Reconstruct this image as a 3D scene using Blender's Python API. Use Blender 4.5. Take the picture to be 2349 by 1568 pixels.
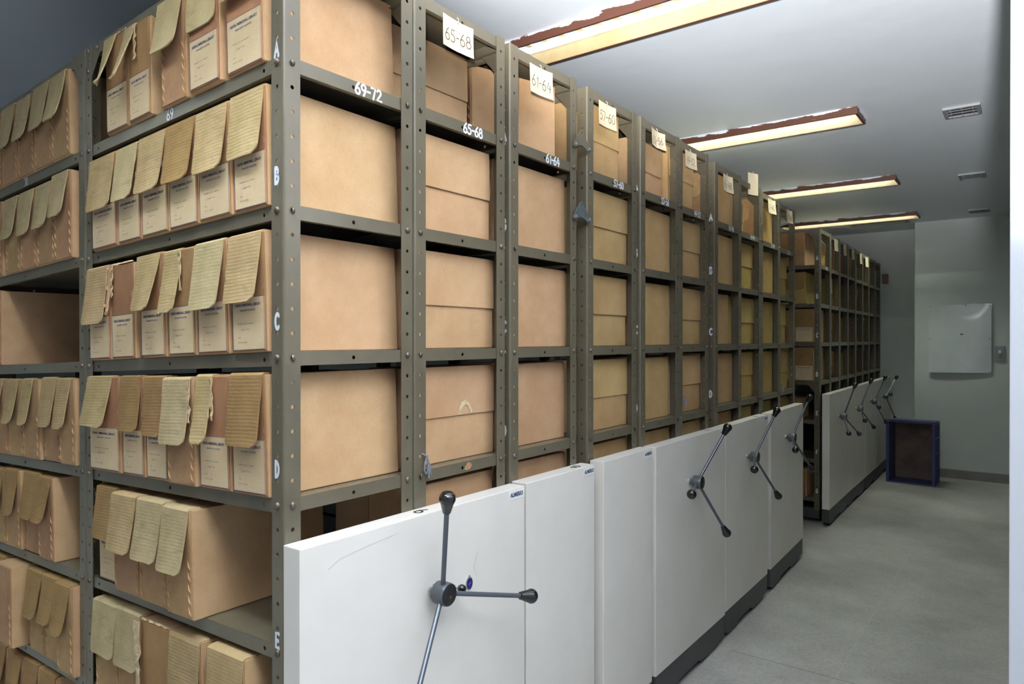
import bpy, bmesh, math, random
from mathutils import Vector, Matrix
random.seed(7)
PI = math.pi
S = bpy.context.scene
COL = S.collection
for o in list(bpy.data.objects):
    bpy.data.objects.remove(o)

# ------------------------------------------------------------------ camera
CAM = Vector((1.23, -0.854, 0.0385)); YAW = 0.6465; PIT = -0.0039; FPX = 1595.0
fw = Vector((-math.sin(YAW)*math.cos(PIT), math.cos(YAW)*math.cos(PIT), math.sin(PIT)))
rt = fw.cross(Vector((0, 0, 1))).normalized(); up = rt.cross(fw)
cd = bpy.data.cameras.new('camera'); cam = bpy.data.objects.new('camera', cd); COL.objects.link(cam)
cam.matrix_world = Matrix(((rt.x, up.x, -fw.x, CAM.x), (rt.y, up.y, -fw.y, CAM.y), (rt.z, up.z, -fw.z, CAM.z), (0, 0, 0, 1)))
cd.sensor_width = 36.0; cd.lens = FPX/2349*36.0; cd.clip_start = 0.05
cd.dof.use_dof = True; cd.dof.focus_distance = 2.1; cd.dof.aperture_fstop = 10.0
S.camera = cam

# ------------------------------------------------------------------ world, exposure
w = bpy.data.worlds.new('world'); S.world = w; w.use_nodes = True
w.node_tree.nodes['Background'].inputs[0].default_value = (0.6, 0.7, 0.8, 1)
w.node_tree.nodes['Background'].inputs[1].default_value = 0.02
S.view_settings.view_transform = 'Standard'; S.view_settings.look = 'None'
S.view_settings.exposure = 0.12; S.view_settings.gamma = 1.0; S.view_settings.use_curve_mapping = False
# tube strength and colour of each ceiling fixture: (centre y, x0, x1, strength, colour)
COOL = (0.86, 0.94, 1.0); GREEN = (0.97, 1.0, 0.80)
FIXTURES = [
    ('behind', -2.15, -0.66, 0.62, 105, COOL), ('near', -0.42, -0.66, 0.62, 105, COOL),  # out of view, carrying the row on; tubes turned up as fill light
    ('left', -1.30, -3.40, -2.10, 330, COOL),  # added out of view to brighten the dark ceiling at upper left
    ('first', 1.565, -0.64, 0.60, 7, COOL), ('second', 3.325, -0.80, 0.465, 130, GREEN),
    ('third', 5.18, -0.90, 0.38, 130, GREEN), ('fourth', 7.0, -0.985, 0.305, 130, GREEN)]
# the photographer's flash head, bounced off the ceiling
fl = bpy.data.lights.new('bounced_flash', 'SPOT'); fl.energy = 1250; fl.spot_size = math.radians(92); fl.spot_blend = 0.45; fl.shadow_soft_size = 0.04; fl.color = (1.0, 0.975, 0.935)
flo = bpy.data.objects.new('bounced_flash', fl); COL.objects.link(flo); flo.location = (1.30, -0.98, 0.15); flo.rotation_euler = (math.radians(180-42), 0, 0.02)

# ------------------------------------------------------------------ geometry constants
LV = 0.305                                   # shelf spacing
ZC = 1.28; ZF = -1.40                        # ceiling and floor
SLOPE = 0.0405                               # the near run of racks sinks towards its far end
RW = 0.943; RD = 0.372                       # rack bay length and depth

# ------------------------------------------------------------------ materials
def nodes(name):
    m = bpy.data.materials.new(name); m.use_nodes = True
    nt = m.node_tree; b = nt.nodes['Principled BSDF']
    return m, nt, b
def N(nt, t, **kw):
    n = nt.nodes.new(t)
    for k, v in kw.items():
        if k.startswith('i_'): n.inputs[k[2:].replace('_', ' ')].default_value = v
        else: setattr(n, k, v)
    return n
def c4(c): return (c[0], c[1], c[2], 1)
def srgb(r, g, b):
    f = lambda v: (v/255/12.92) if v/255 <= 0.04045 else ((v/255+0.055)/1.055)**2.4
    return (f(r), f(g), f(b))
def mat(name, col, rough=0.5, metal=0.0, var=0.0, vscale=3.0, col2=None, bump=0.0, bscale=40.0, spec=0.5, rnd=0.0, coat=0.0, lo=0.35, hi=0.65, detail=4.0):
    m, nt, b = nodes(name)
    b.inputs['Roughness'].default_value = rough; b.inputs['Metallic'].default_value = metal
    b.inputs['Specular IOR Level'].default_value = spec; b.inputs['Coat Weight'].default_value = coat
    tc = N(nt, 'ShaderNodeTexCoord'); src = None
    if col2 is None and var > 0: col2 = tuple(max(0, v*(1-var)) for v in col)
    if col2 is not None:
        no = N(nt, 'ShaderNodeTexNoise', i_Scale=vscale, i_Detail=detail, i_Roughness=0.6)
        nt.links.new(tc.outputs['Object'], no.inputs['Vector'])
        mr = N(nt, 'ShaderNodeMapRange'); mr.inputs['From Min'].default_value = lo; mr.inputs['From Max'].default_value = hi
        nt.links.new(no.outputs['Fac'], mr.inputs['Value'])
        mx = N(nt, 'ShaderNodeMix', data_type='RGBA'); mx.inputs[6].default_value = c4(col); mx.inputs[7].default_value = c4(col2)
        nt.links.new(mr.outputs['Result'], mx.inputs[0]); src = mx.outputs[2]
    if rnd > 0:
        oi = N(nt, 'ShaderNodeObjectInfo'); hs = N(nt, 'ShaderNodeHueSaturation')
        m1 = N(nt, 'ShaderNodeMapRange'); m1.inputs['To Min'].default_value = 1-rnd; m1.inputs['To Max'].default_value = 1+rnd
        nt.links.new(oi.outputs['Random'], m1.inputs['Value']); nt.links.new(m1.outputs['Result'], hs.inputs['Value'])
        if src: nt.links.new(src, hs.inputs['Color'])
        else: hs.inputs['Color'].default_value = c4(col)
        src = hs.outputs['Color']
    if src: nt.links.new(src, b.inputs['Base Color'])
    else: b.inputs['Base Color'].default_value = c4(col)
    if bump > 0:
        n2 = N(nt, 'ShaderNodeTexNoise', i_Scale=bscale, i_Detail=3.0)
        nt.links.new(tc.outputs['Object'], n2.inputs['Vector'])
        bp = N(nt, 'ShaderNodeBump', i_Strength=bump, i_Distance=0.002)
        nt.links.new(n2.outputs['Fac'], bp.inputs['Height']); nt.links.new(bp.outputs['Normal'], b.inputs['Normal'])
    return m
def kraft(name, col, axis='v', period=0.0042, ribs=0.10, col2=None, rnd=0.10, bump=0.25, hue=0.012, crease=0.0):
    """corrugated board: fine ribs (axis v: upright, h: lying), cloudy tone, a few stains"""
    m, nt, b = nodes(name); L = nt.links.new
    b.inputs['Roughness'].default_value = 0.78; b.inputs['Specular IOR Level'].default_value = 0.25
    tc = N(nt, 'ShaderNodeTexCoord'); sp = N(nt, 'ShaderNodeSeparateXYZ'); L(tc.outputs['Object'], sp.inputs[0])
    if axis == 'v':
        ad = N(nt, 'ShaderNodeMath', operation='ADD'); L(sp.outputs['X'], ad.inputs[0]); L(sp.outputs['Y'], ad.inputs[1]); u = ad.outputs[0]
    else: u = sp.outputs['Z']
    n0 = N(nt, 'ShaderNodeTexNoise', i_Scale=9.0, i_Detail=2.0); L(tc.outputs['Object'], n0.inputs['Vector'])
    wob = N(nt, 'ShaderNodeMath', operation='MULTIPLY_ADD'); wob.inputs[1].default_value = period*0.8; L(n0.outputs['Fac'], wob.inputs[0]); L(u, wob.inputs[2])
    ph = N(nt, 'ShaderNodeMath', operation='MULTIPLY'); ph.inputs[1].default_value = 2*PI/period; L(wob.outputs[0], ph.inputs[0])
    sn = N(nt, 'ShaderNodeMath', operation='SINE'); L(ph.outputs[0], sn.inputs[0])
    no = N(nt, 'ShaderNodeTexNoise', i_Scale=7.0, i_Detail=5.0, i_Roughness=0.62); L(tc.outputs['Object'], no.inputs['Vector'])
    mr = N(nt, 'ShaderNodeMapRange'); mr.inputs['From Min'].default_value = 0.36; mr.inputs['From Max'].default_value = 0.68; L(no.outputs['Fac'], mr.inputs['Value'])
    c2 = col2 or tuple(v*0.80 for v in col)
    mx = N(nt, 'ShaderNodeMix', data_type='RGBA'); mx.inputs[6].default_value = c4(col); mx.inputs[7].default_value = c4(c2); L(mr.outputs['Result'], mx.inputs[0])
    fl = N(nt, 'ShaderNodeTexNoise', i_Scale=260.0, i_Detail=1.0); L(tc.outputs['Object'], fl.inputs['Vector'])
    v1 = N(nt, 'ShaderNodeMath', operation='MULTIPLY_ADD'); v1.inputs[1].default_value = ribs*0.5; v1.inputs[2].default_value = 0.92; L(sn.outputs[0], v1.inputs[0])
    v2 = N(nt, 'ShaderNodeMath', operation='MULTIPLY_ADD'); v2.inputs[1].default_value = 0.16; L(fl.outputs['Fac'], v2.inputs[0]); L(v1.outputs[0], v2.inputs[2])
    oi = N(nt, 'ShaderNodeObjectInfo'); m1 = N(nt, 'ShaderNodeMapRange'); m1.inputs['To Min'].default_value = 1-rnd; m1.inputs['To Max'].default_value = 1+rnd
    L(oi.outputs['Random'], m1.inputs['Value'])
    v3 = N(nt, 'ShaderNodeMath', operation='MULTIPLY'); L(v2.outputs[0], v3.inputs[0]); L(m1.outputs['Result'], v3.inputs[1])
    hs = N(nt, 'ShaderNodeHueSaturation'); L(mx.outputs[2], hs.inputs['Color']); L(v3.outputs[0], hs.inputs['Value'])
    q = N(nt, 'ShaderNodeMath', operation='MULTIPLY'); q.inputs[1].default_value = 7.31; L(oi.outputs['Random'], q.inputs[0])
    fr = N(nt, 'ShaderNodeMath', operation='FRACT'); L(q.outputs[0], fr.inputs[0])
    m2 = N(nt, 'ShaderNodeMapRange'); m2.inputs['To Min'].default_value = 0.5-hue; m2.inputs['To Max'].default_value = 0.5+hue; L(fr.outputs[0], m2.inputs['Value']); L(m2.outputs['Result'], hs.inputs['Hue'])
    outc = hs.outputs['Color']
    if axis == 'h':   # bent creases across the flap
        mp = N(nt, 'ShaderNodeMapping'); mp.inputs['Scale'].default_value = (2.5, 1.0, 17.0); L(tc.outputs['Object'], mp.inputs['Vector'])
        av = N(nt, 'ShaderNodeVectorMath', operation='ADD'); L(mp.outputs[0], av.inputs[0]); cb = N(nt, 'ShaderNodeCombineXYZ'); L(q.outputs[0], cb.inputs[1]); L(cb.outputs[0], av.inputs[1])
        nc = N(nt, 'ShaderNodeTexNoise', i_Scale=1.0, i_Detail=2.0); L(av.outputs[0], nc.inputs['Vector'])
        d1 = N(nt, 'ShaderNodeMath', operation='SUBTRACT'); d1.inputs[1].default_value = 0.53; L(nc.outputs['Fac'], d1.inputs[0])
        d2 = N(nt, 'ShaderNodeMath', operation='ABSOLUTE'); L(d1.outputs[0], d2.inputs[0])
        d3 = N(nt, 'ShaderNodeMapRange'); d3.inputs['From Min'].default_value = 0.0; d3.inputs['From Max'].default_value = 0.016; d3.inputs['To Min'].default_value = 0.32; d3.inputs['To Max'].default_value = 0.0; L(d2.outputs[0], d3.inputs['Value'])
        m9 = N(nt, 'ShaderNodeMix', data_type='RGBA'); m9.inputs[7].default_value = c4(tuple(v*0.45 for v in col)); L(d3.outputs['Result'], m9.inputs[0]); L(outc, m9.inputs[6]); outc = m9.outputs[2]
    L(outc, b.inputs['Base Color'])
    bp = N(nt, 'ShaderNodeBump', i_Strength=bump, i_Distance=0.0012); L(sn.outputs[0], bp.inputs['Height'])
    n3 = N(nt, 'ShaderNodeTexNoise', i_Scale=14.0, i_Detail=4.0); L(tc.outputs['Object'], n3.inputs['Vector'])
    b2 = N(nt, 'ShaderNodeBump', i_Strength=0.35+crease, i_Distance=0.006); L(n3.outputs['Fac'], b2.inputs['Height']); L(bp.outputs['Normal'], b2.inputs['Normal'])
    L(b2.outputs['Normal'], b.inputs['Normal'])
    return m
def emis(name, col, st):
    m, nt, b = nodes(name)
    b.inputs['Base Color'].default_value = c4((0.8, 0.8, 0.8)); b.inputs['Emission Color'].default_value = c4(col); b.inputs['Emission Strength'].default_value = st
    return m

M = {}
M['rack'] = mat('grey_olive_paint', srgb(106, 99, 82), 0.30, 0.0, var=0.22, vscale=5.0, bump=0.10, bscale=120.0, spec=0.55)
M['bolt'] = mat('rusty_bolt', srgb(118, 100, 88), 0.45, 0.6, col2=srgb(100, 98, 94), vscale=20, rnd=0.3)
M['zinc'] = mat('zinc_plate', srgb(150, 158, 165), 0.35, 0.7, var=0.2, vscale=30)
M['kraft'] = kraft('kraft_board', srgb(202, 166, 128), ribs=0.03, col2=srgb(188, 150, 111), rnd=0.06, hue=0.005, bump=0.10)
M['kraft_mid'] = kraft('kraft_board_warm', srgb(198, 166, 118), ribs=0.03, col2=srgb(180, 148, 100), rnd=0.07, hue=0.006, bump=0.10)
M['kraft_far'] = kraft('kraft_board_yellowed', srgb(186, 162, 100), ribs=0.03, col2=srgb(166, 140, 82), rnd=0.10, hue=0.012, bump=0.10)
M['kraft_red'] = kraft('kraft_liner_reddish', srgb(162, 122, 86), ribs=0.05, col2=srgb(142, 102, 70), bump=0.12)
M['kraft_stitched'] = kraft('kraft_olive_front', srgb(176, 142, 104), ribs=0.05, col2=srgb(142, 108, 76), bump=0.12, crease=0.3)
M['flap'] = kraft('corrugated_flap', srgb(188, 164, 122), axis='h', period=0.0078, ribs=0.08, col2=srgb(162, 138, 94), bump=0.12, crease=0.5, rnd=0.06, hue=0.006)
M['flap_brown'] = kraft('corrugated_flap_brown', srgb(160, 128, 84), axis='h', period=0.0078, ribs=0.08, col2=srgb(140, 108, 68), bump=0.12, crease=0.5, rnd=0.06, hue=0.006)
M['flap_pale'] = kraft('pale_board_flap', srgb(192, 173, 134), axis='h', period=0.008, ribs=0.04, col2=srgb(168, 150, 110), bump=0.08, crease=0.4, rnd=0.05, hue=0.005)
M['cut'] = mat('cut_board_edge', srgb(220, 198, 156), 0.85, var=0.35, vscale=60)
M['label'] = kraft('printed_label_paper', srgb(214, 191, 156), ribs=0.07, col2=srgb(198, 172, 134), rnd=0.05, bump=0.15, hue=0.004)
M['blue'] = mat('blue_ink', srgb(58, 66, 104), 0.7)
M['ink'] = mat('typewriter_ink', srgb(96, 84, 72), 0.7)
M['staple'] = mat('steel_staple', srgb(165, 160, 150), 0.35, 0.8)
M['white_paint'] = mat('white_brush_paint', srgb(226, 230, 238), 0.55, var=0.06, vscale=90)
M['tag'] = mat('cream_card', srgb(216, 202, 172), 0.8, var=0.08, vscale=20)
M['pen'] = mat('dark_pen', srgb(66, 54, 50), 0.6)
M['string'] = mat('white_string', srgb(220, 220, 220), 0.8)
M['cord'] = mat('grey_cord', srgb(128, 132, 138), 0.85, var=0.3, vscale=200)
M['panel'] = mat('cream_enamel', srgb(228, 224, 217), 0.34, 0.0, col2=srgb(218, 214, 206), vscale=2.2, bump=0.03, bscale=60, spec=0.5)
M['kick'] = mat('charcoal_kick_plate', srgb(68, 68, 70), 0.5, var=0.12, vscale=8)
M['hub'] = mat('grey_cast_hub', srgb(88, 92, 97), 0.35, 0.25, var=0.1, vscale=30)
M['spoke'] = mat('grey_steel_spoke', srgb(92, 98, 108), 0.25, 0.45)
M['knob'] = mat('black_bakelite', srgb(14, 14, 16), 0.14, 0.0, spec=0.6, coat=0.3)
M['black'] = mat('black_marking', srgb(24, 24, 26), 0.6)
M['hubcap'] = mat('worn_black_cap', srgb(20, 20, 20), 0.45, col2=srgb(120, 112, 96), vscale=90, lo=0.62, hi=0.70)
M['navy'] = mat('navy_print', srgb(28, 36, 66), 0.5)
M['badge'] = mat('blue_enamel', srgb(36, 34, 120), 0.25, coat=0.4)
M['sticker'] = mat('white_sticker', srgb(232, 235, 240), 0.45)
M['steel'] = mat('bright_steel', srgb(190, 190, 188), 0.25, 0.8)
M['wall'] = mat('wall_distemper', srgb(196, 202, 204), 0.75, col2=srgb(188, 195, 196), vscale=1.4, bump=0.06, bscale=12)
M['wall_white'] = mat('wall_white_gloss', srgb(190, 194, 202), 0.5, var=0.03, vscale=2, bump=0.04, bscale=18)
M['wall_dark'] = mat('dark_pillar_paint', srgb(44, 46, 46), 0.8, var=0.1, vscale=2)
M['baseb'] = mat('baseboard_terrazzo', srgb(128, 126, 124), 0.45, var=0.2, vscale=10)
M['wood'] = None
M['cream_wood'] = mat('pale_lamp_lining', srgb(176, 158, 118), 0.6, col2=srgb(158, 134, 94), vscale=5)
M['lining_far'] = mat('dimmed_lamp_lining', srgb(74, 56, 30), 0.6, col2=srgb(64, 47, 25), vscale=5)  # lining colour darkened to offset the glare of the strong far tubes
M['steel_white'] = mat('white_reflector', srgb(150, 172, 184), 0.4)
M['louvre'] = mat('mirror_louvre', srgb(214, 226, 234), 0.22, 0.55)
M['board'] = mat('white_enamel_sheet', srgb(206, 214, 222), 0.20, col2=srgb(196, 206, 213), vscale=4, bump=0.05, bscale=5, coat=1.0)
M['crate'] = mat('blue_crate_plastic', srgb(66, 72, 120), 0.5, var=0.25, vscale=6)
M['crate_in'] = mat('dusty_crate_bottom', srgb(128, 108, 98), 0.85, col2=srgb(98, 84, 86), vscale=6)
M['vent'] = mat('vent_metal', srgb(138, 142, 148), 0.45, 0.2)
M['dark'] = mat('duct_dark', srgb(30, 30, 32), 0.8)
M['brown_box'] = mat('brown_junction_box', srgb(110, 86, 72), 0.6)
M['scuff'] = mat('grey_scuff', srgb(176, 174, 170), 0.6)
M['tan_paint'] = mat('tan_bare_patch', srgb(186, 140, 104), 0.8, var=0.3, vscale=120)

def wood_mat():
    # brown varnished lamp casing with careless smears of ceiling paint along its top edge
    m, nt, b = nodes('brown_lamp_casing'); L = nt.links.new
    b.inputs['Roughness'].default_value = 0.45
    tc = N(nt, 'ShaderNodeTexCoord'); sp = N(nt, 'ShaderNodeSeparateXYZ'); L(tc.outputs['Object'], sp.inputs[0])
    mp = N(nt, 'ShaderNodeMapping'); mp.inputs['Scale'].default_value = (3.5, 6, 14); L(tc.outputs['Object'], mp.inputs['Vector'])
    no = N(nt, 'ShaderNodeTexNoise', i_Scale=1.6, i_Detail=6.0, i_Roughness=0.65); L(mp.outputs[0], no.inputs['Vector'])
    a = N(nt, 'ShaderNodeMapRange'); a.inputs['From Min'].default_value = -0.040; a.inputs['From Max'].default_value = 0.0
    a.inputs['To Min'].default_value = -0.16; a.inputs['To Max'].default_value = 0.17; L(sp.outputs['Z'], a.inputs['Value'])
    s = N(nt, 'ShaderNodeMath', operation='ADD'); L(no.outputs['Fac'], s.inputs[0]); L(a.outputs['Result'], s.inputs[1])
    r = N(nt, 'ShaderNodeMapRange'); r.inputs['From Min'].default_value = 0.575; r.inputs['From Max'].default_value = 0.60; L(s.outputs[0], r.inputs['Value'])
    mx = N(nt, 'ShaderNodeMix', data_type='RGBA'); mx.inputs[6].default_value = c4(srgb(84, 50, 38)); mx.inputs[7].default_value = c4(srgb(198, 204, 216))
    L(r.outputs['Result'], mx.inputs[0]); L(mx.outputs[2], b.inputs['Base Color'])
    return m
M['wood'] = wood_mat()
def floor_mat():
    m, nt, b = nodes('worn_terrazzo'); L = nt.links.new
    tc = N(nt, 'ShaderNodeTexCoord')
    n1 = N(nt, 'ShaderNodeTexNoise', i_Scale=1.3, i_Detail=6.0, i_Roughness=0.62); L(tc.outputs['Object'], n1.inputs['Vector'])
    cr = N(nt, 'ShaderNodeMapRange'); cr.inputs['From Min'].default_value = 0.35; cr.inputs['From Max'].default_value = 0.65; L(n1.outputs['Fac'], cr.inputs['Value'])
    mx = N(nt, 'ShaderNodeMix', data_type='RGBA'); mx.inputs[6].default_value = c4(srgb(142, 139, 129)); mx.inputs[7].default_value = c4(srgb(180, 179, 170)); L(cr.outputs['Result'], mx.inputs[0])
    vo = N(nt, 'ShaderNodeTexVoronoi', i_Scale=110.0); L(tc.outputs['Object'], vo.inputs['Vector'])
    vr = N(nt, 'ShaderNodeMapRange'); vr.inputs['From Min'].default_value = 0.0; vr.inputs['From Max'].default_value = 0.9; L(vo.outputs['Color'], vr.inputs['Value'])
    m2 = N(nt, 'ShaderNodeMix', data_type='RGBA', blend_type='OVERLAY'); m2.inputs[0].default_value = 0.16; L(mx.outputs[2], m2.inputs[6]); L(vo.outputs['Color'], m2.inputs[7])
    hsv = N(nt, 'ShaderNodeHueSaturation'); hsv.inputs['Saturation'].default_value = 0.35; L(m2.outputs[2], hsv.inputs['Color'])
    v2 = N(nt, 'ShaderNodeTexVoronoi', i_Scale=42.0); L(tc.outputs['Object'], v2.inputs['Vector'])
    lt = N(nt, 'ShaderNodeMath', operation='LESS_THAN'); lt.inputs[1].default_value = 0.10; L(v2.outputs['Distance'], lt.inputs[0])
    sc = N(nt, 'ShaderNodeMath', operation='MULTIPLY'); sc.inputs[1].default_value = 0.22; L(lt.outputs[0], sc.inputs[0])
    m3 = N(nt, 'ShaderNodeMix', data_type='RGBA'); m3.inputs[7].default_value = c4(srgb(205, 204, 196)); L(sc.outputs[0], m3.inputs[0]); L(hsv.outputs[0], m3.inputs[6])
    L(m3.outputs[2], b.inputs['Base Color'])
    ro = N(nt, 'ShaderNodeMapRange'); ro.inputs['To Min'].default_value = 0.34; ro.inputs['To Max'].default_value = 0.55; L(n1.outputs['Fac'], ro.inputs['Value']); L(ro.outputs['Result'], b.inputs['Roughness'])
    return m
M['floor'] = floor_mat()
def ceiling_mat():
    m, nt, b = nodes('ceiling_emulsion'); L = nt.links.new
    b.inputs['Roughness'].default_value = 0.48; b.inputs['Base Color'].default_value = c4(srgb(202, 210, 221))
    tc = N(nt, 'ShaderNodeTexCoord'); n1 = N(nt, 'ShaderNodeTexNoise', i_Scale=5.0, i_Detail=5.0); L(tc.outputs['Object'], n1.inputs['Vector'])
    bp = N(nt, 'ShaderNodeBump', i_Strength=0.35, i_Distance=0.008); L(n1.outputs['Fac'], bp.inputs['Height']); L(bp.outputs['Normal'], b.inputs['Normal'])
    return m
M['ceil'] = ceiling_mat()

# ------------------------------------------------------------------ object helpers
def link(name, me, m=None, parent=None, loc=None, rot=None):
    if m is not None and not me.materials: me.materials.append(m)
    o = bpy.data.objects.new(name, me); COL.objects.link(o)
    if parent is not None: o.parent = parent
    if loc is not None: o.location = loc
    if rot is not None: o.rotation_euler = rot
    return o
def mesh(bm, name, m=None, smooth=False):
    bmesh.ops.recalc_face_normals(bm, faces=bm.faces)
    me = bpy.data.meshes.new(name); bm.to_mesh(me); bm.free()
    if m is not None: me.materials.append(m)
    if smooth:
        for p in me.polygons: p.use_smooth = True
        me.set_sharp_from_angle(angle=0.75)
    return me
def empty(name, loc, rz=0.0):
    o = bpy.data.objects.new(name, None); COL.objects.link(o); o.location = loc; o.rotation_euler = (0, 0, rz); o.empty_display_size = 0.1
    return o
def tag(o, label, cat, group=None):
    o['label'] = label; o['category'] = cat
    if group: o['group'] = group
    return o
def box(bm, x0, x1, y0, y1, z0, z1, bevel=0.0, seg=2):
    vs = [bm.verts.new(p) for p in ((x0, y0, z0), (x1, y0, z0), (x1, y1, z0), (x0, y1, z0), (x0, y0, z1), (x1, y0, z1), (x1, y1, z1), (x0, y1, z1))]
    fs = [bm.faces.new([vs[i] for i in q]) for q in ((3, 2, 1, 0), (4, 5, 6, 7), (0, 1, 5, 4), (1, 2, 6, 5), (2, 3, 7, 6), (3, 0, 4, 7))]
    if bevel > 0:
        es = list({e for f in fs for e in f.edges})
        bmesh.ops.bevel(bm, geom=es, offset=bevel, segments=seg, affect='EDGES', profile=0.6)
    return vs
def bx(name, x0, x1, y0, y1, z0, z1, m, parent=None, bevel=0.0, loc=None):
    bm = bmesh.new(); box(bm, x0, x1, y0, y1, z0, z1, bevel); return link(name, mesh(bm, name, m), None, parent, loc)
def struct(o): o['kind'] = 'structure'; return o
def lathe(bm, prof, n=24, M4=None):
    """prof: list of (r, h) along local +Z"""
    rings = []
    for r, h in prof:
        if r < 1e-6: rings.append([bm.verts.new((0, 0, h))])
        else: rings.append([bm.verts.new((r*math.cos(2*PI*i/n), r*math.sin(2*PI*i/n), h)) for i in range(n)])
    for a, b in zip(rings, rings[1:]):
        for i in range(n):
            j = (i+1) % n
            if len(a) == 1 and len(b) == 1: continue
            if len(a) == 1: bm.faces.new((a[0], b[j], b[i]))
            elif len(b) == 1: bm.faces.new((a[i], a[j], b[0]))
            else: bm.faces.new((a[i], a[j], b[j], b[i]))
    if len(rings[0]) > 1: bm.faces.new(list(reversed(rings[0])))
    if len(rings[-1]) > 1: bm.faces.new(rings[-1])
    if M4 is not None:
        vs = [v for r in rings for v in r]; bmesh.ops.transform(bm, matrix=M4, verts=vs)
def aim(p, d):
    d = Vector(d).normalized(); q = Vector((0, 0, 1)).rotation_difference(d)
    return Matrix.Translation(Vector(p)) @ q.to_matrix().to_4x4()
def tube(bm, pts, r, n=8):
    pts = [Vector(p) for p in pts]; rings = []
    for i, p in enumerate(pts):
        d = (pts[min(i+1, len(pts)-1)]-pts[max(i-1, 0)]).normalized()
        a = d.orthogonal().normalized() if i == 0 else (a - d*a.dot(d)).normalized()
        b = d.cross(a); rings.append([bm.verts.new(p+r*(math.cos(2*PI*k/n)*a+math.sin(2*PI*k/n)*b)) for k in range(n)])
    for u, v in zip(rings, rings[1:]):
        for k in range(n): bm.faces.new((u[k], u[(k+1) % n], v[(k+1) % n], v[k]))
    bm.faces.new(list(reversed(rings[0]))); bm.faces.new(rings[-1])

def thick(bm, t):
    """give an open sheet the thickness |t|, offset against (t>0) or along (t<0) its normals"""
    bm.normal_update(); F0 = list(bm.faces); off = {}
    for v in {v for f in F0 for v in f.verts}:
        ns = []
        for f in v.link_faces:
            if f.normal.length > 0.5 and not any(f.normal.dot(q) > 0.95 for q in ns): ns.append(f.normal.copy())
        n = sum(ns, Vector()); L = n.length
        n = n/L if L > 0.2 else (ns[0] if ns else Vector((0, 0, 1)))
        k = min((n.dot(q) for q in ns), default=1); off[v] = v.co-n*t/max(k, 0.5)
    new = {v: bm.verts.new(c) for v, c in off.items()}
    for f in F0:
        bm.faces.new([new[v] for v in reversed(f.verts)])
    for e in {e for f in F0 for e in f.edges}:
        if len([f for f in e.link_faces]) == 1:
            a, b = e.verts
            l = e.link_faces[0].loops
            for lp in l:
                if lp.edge == e: a, b = lp.vert, lp.link_loop_next.vert
            bm.faces.new((b, a, new[a], new[b]))

# ------------------------------------------------------------------ hand lettering (brush strokes) and printed text
def arc(cx, cy, rx, ry, a0, a1, n=14):
    return [(cx+rx*math.cos(math.radians(a0+(a1-a0)*i/n)), cy+ry*math.sin(math.radians(a0+(a1-a0)*i/n))) for i in range(n+1)]
GL = {
 '0': [arc(.27, .5, .25, .48, 90, 450, 24)], '1': [[(.2, .78), (.3, 1), (.26, 0)]],
 '2': [arc(.26, .75, .22, .24, 160, -30)+[(.02, .03), (.52, .03)]],
 '3': [arc(.22, .76, .22, .22, 150, -80)+arc(.22, .27, .27, .26, 80, -150)],
 '4': [[(.30, 1), (.02, .36), (.56, .36)], [(.42, .72), (.40, 0)]],
 '5': [[(.50, .98), (.14, .98), (.09, .58)]+arc(.22, .31, .28, .30, 100, -140)],
 '6': [[(.44, 1), (.24, .80), (.08, .50)]+arc(.27, .28, .24, .27, 165, 500, 22)],
 '7': [[(.02, .97), (.50, .97), (.22, 0)]], '8': [arc(.27, .76, .19, .22, 90, 450, 20), arc(.27, .28, .25, .27, 90, 450, 20)],
 '9': [arc(.27, .72, .23, .26, 0, 360, 20), [(.50, .76), (.46, .40), (.24, 0)]],
 '-': [[(.04, .48), (.34, .48)]], ' ': [],
 'A': [[(0, 0), (.27, 1), (.54, 0)], [(.12, .36), (.42, .36)]],
 'B': [[(.05, 0), (.05, 1)], [(.05, 1)]+arc(.2, .77, .24, .22, 80, -80)+[(.05, .54)]+arc(.22, .27, .28, .26, 80, -80)+[(.05, 0)]],
 'C': [arc(.34, .5, .30, .48, 50, 310, 20)],
 'D': [[(.05, 0), (.05, 1)], [(.05, 1)]+arc(.12, .5, .38, .48, 80, -80, 18)+[(.05, 0)]],
 'E': [[(.5, .97), (.06, .97), (.06, .03), (.5, .03)], [(.06, .5), (.4, .5)]],
 'F': [[(.5, .97), (.06, .97), (.06, 0)], [(.06, .52), (.4, .52)]],
 'G': [arc(.34, .5, .30, .48, 50, 350, 22)+[(.36, .42)]]}
GW = {'-': .42, '1': .42, ' ': .3, '6': .62, '8': .62}
def brush(text, h, t, jit=0.0):
    """flat brush-written text in the XY plane, centred; h height, t stroke width"""
    bm = bmesh.new(); x = 0; lines = []
    for ch in text:
        for st in GL[ch]: lines.append([((px+x)*h, (py-.5)*h+random.uniform(-jit, jit)*h*0) for px, py in st])
        x += GW.get(ch, .60)+.06
    wtot = (x-.06)*h
    k = 0
    for st in lines:
        n = len(st); left = []; right = []
        for i, p in enumerate(st):
            a = Vector(st[max(i-1, 0)]); b = Vector(st[min(i+1, n-1)]); d = (b-a).normalized() if (b-a).length > 1e-9 else Vector((1, 0))
            nn = Vector((-d.y, d.x)); z = 0.00002*k
            left.append(bm.verts.new((p[0]+nn.x*t/2-wtot/2, p[1]+nn.y*t/2, z))); right.append(bm.verts.new((p[0]-nn.x*t/2-wtot/2, p[1]-nn.y*t/2, z)))
        for i in range(n-1): bm.faces.new((left[i], right[i], right[i+1], left[i+1]))
        for p in (st[0], st[-1]):
            bm.faces.new([bm.verts.new((p[0]-wtot/2+t/2*math.cos(a*PI/4), p[1]+t/2*math.sin(a*PI/4), z+0.00001)) for a in range(8)])
        k += 1
    me = bpy.data.meshes.new('lettering'); bm.to_mesh(me); bm.free(); return me
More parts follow.
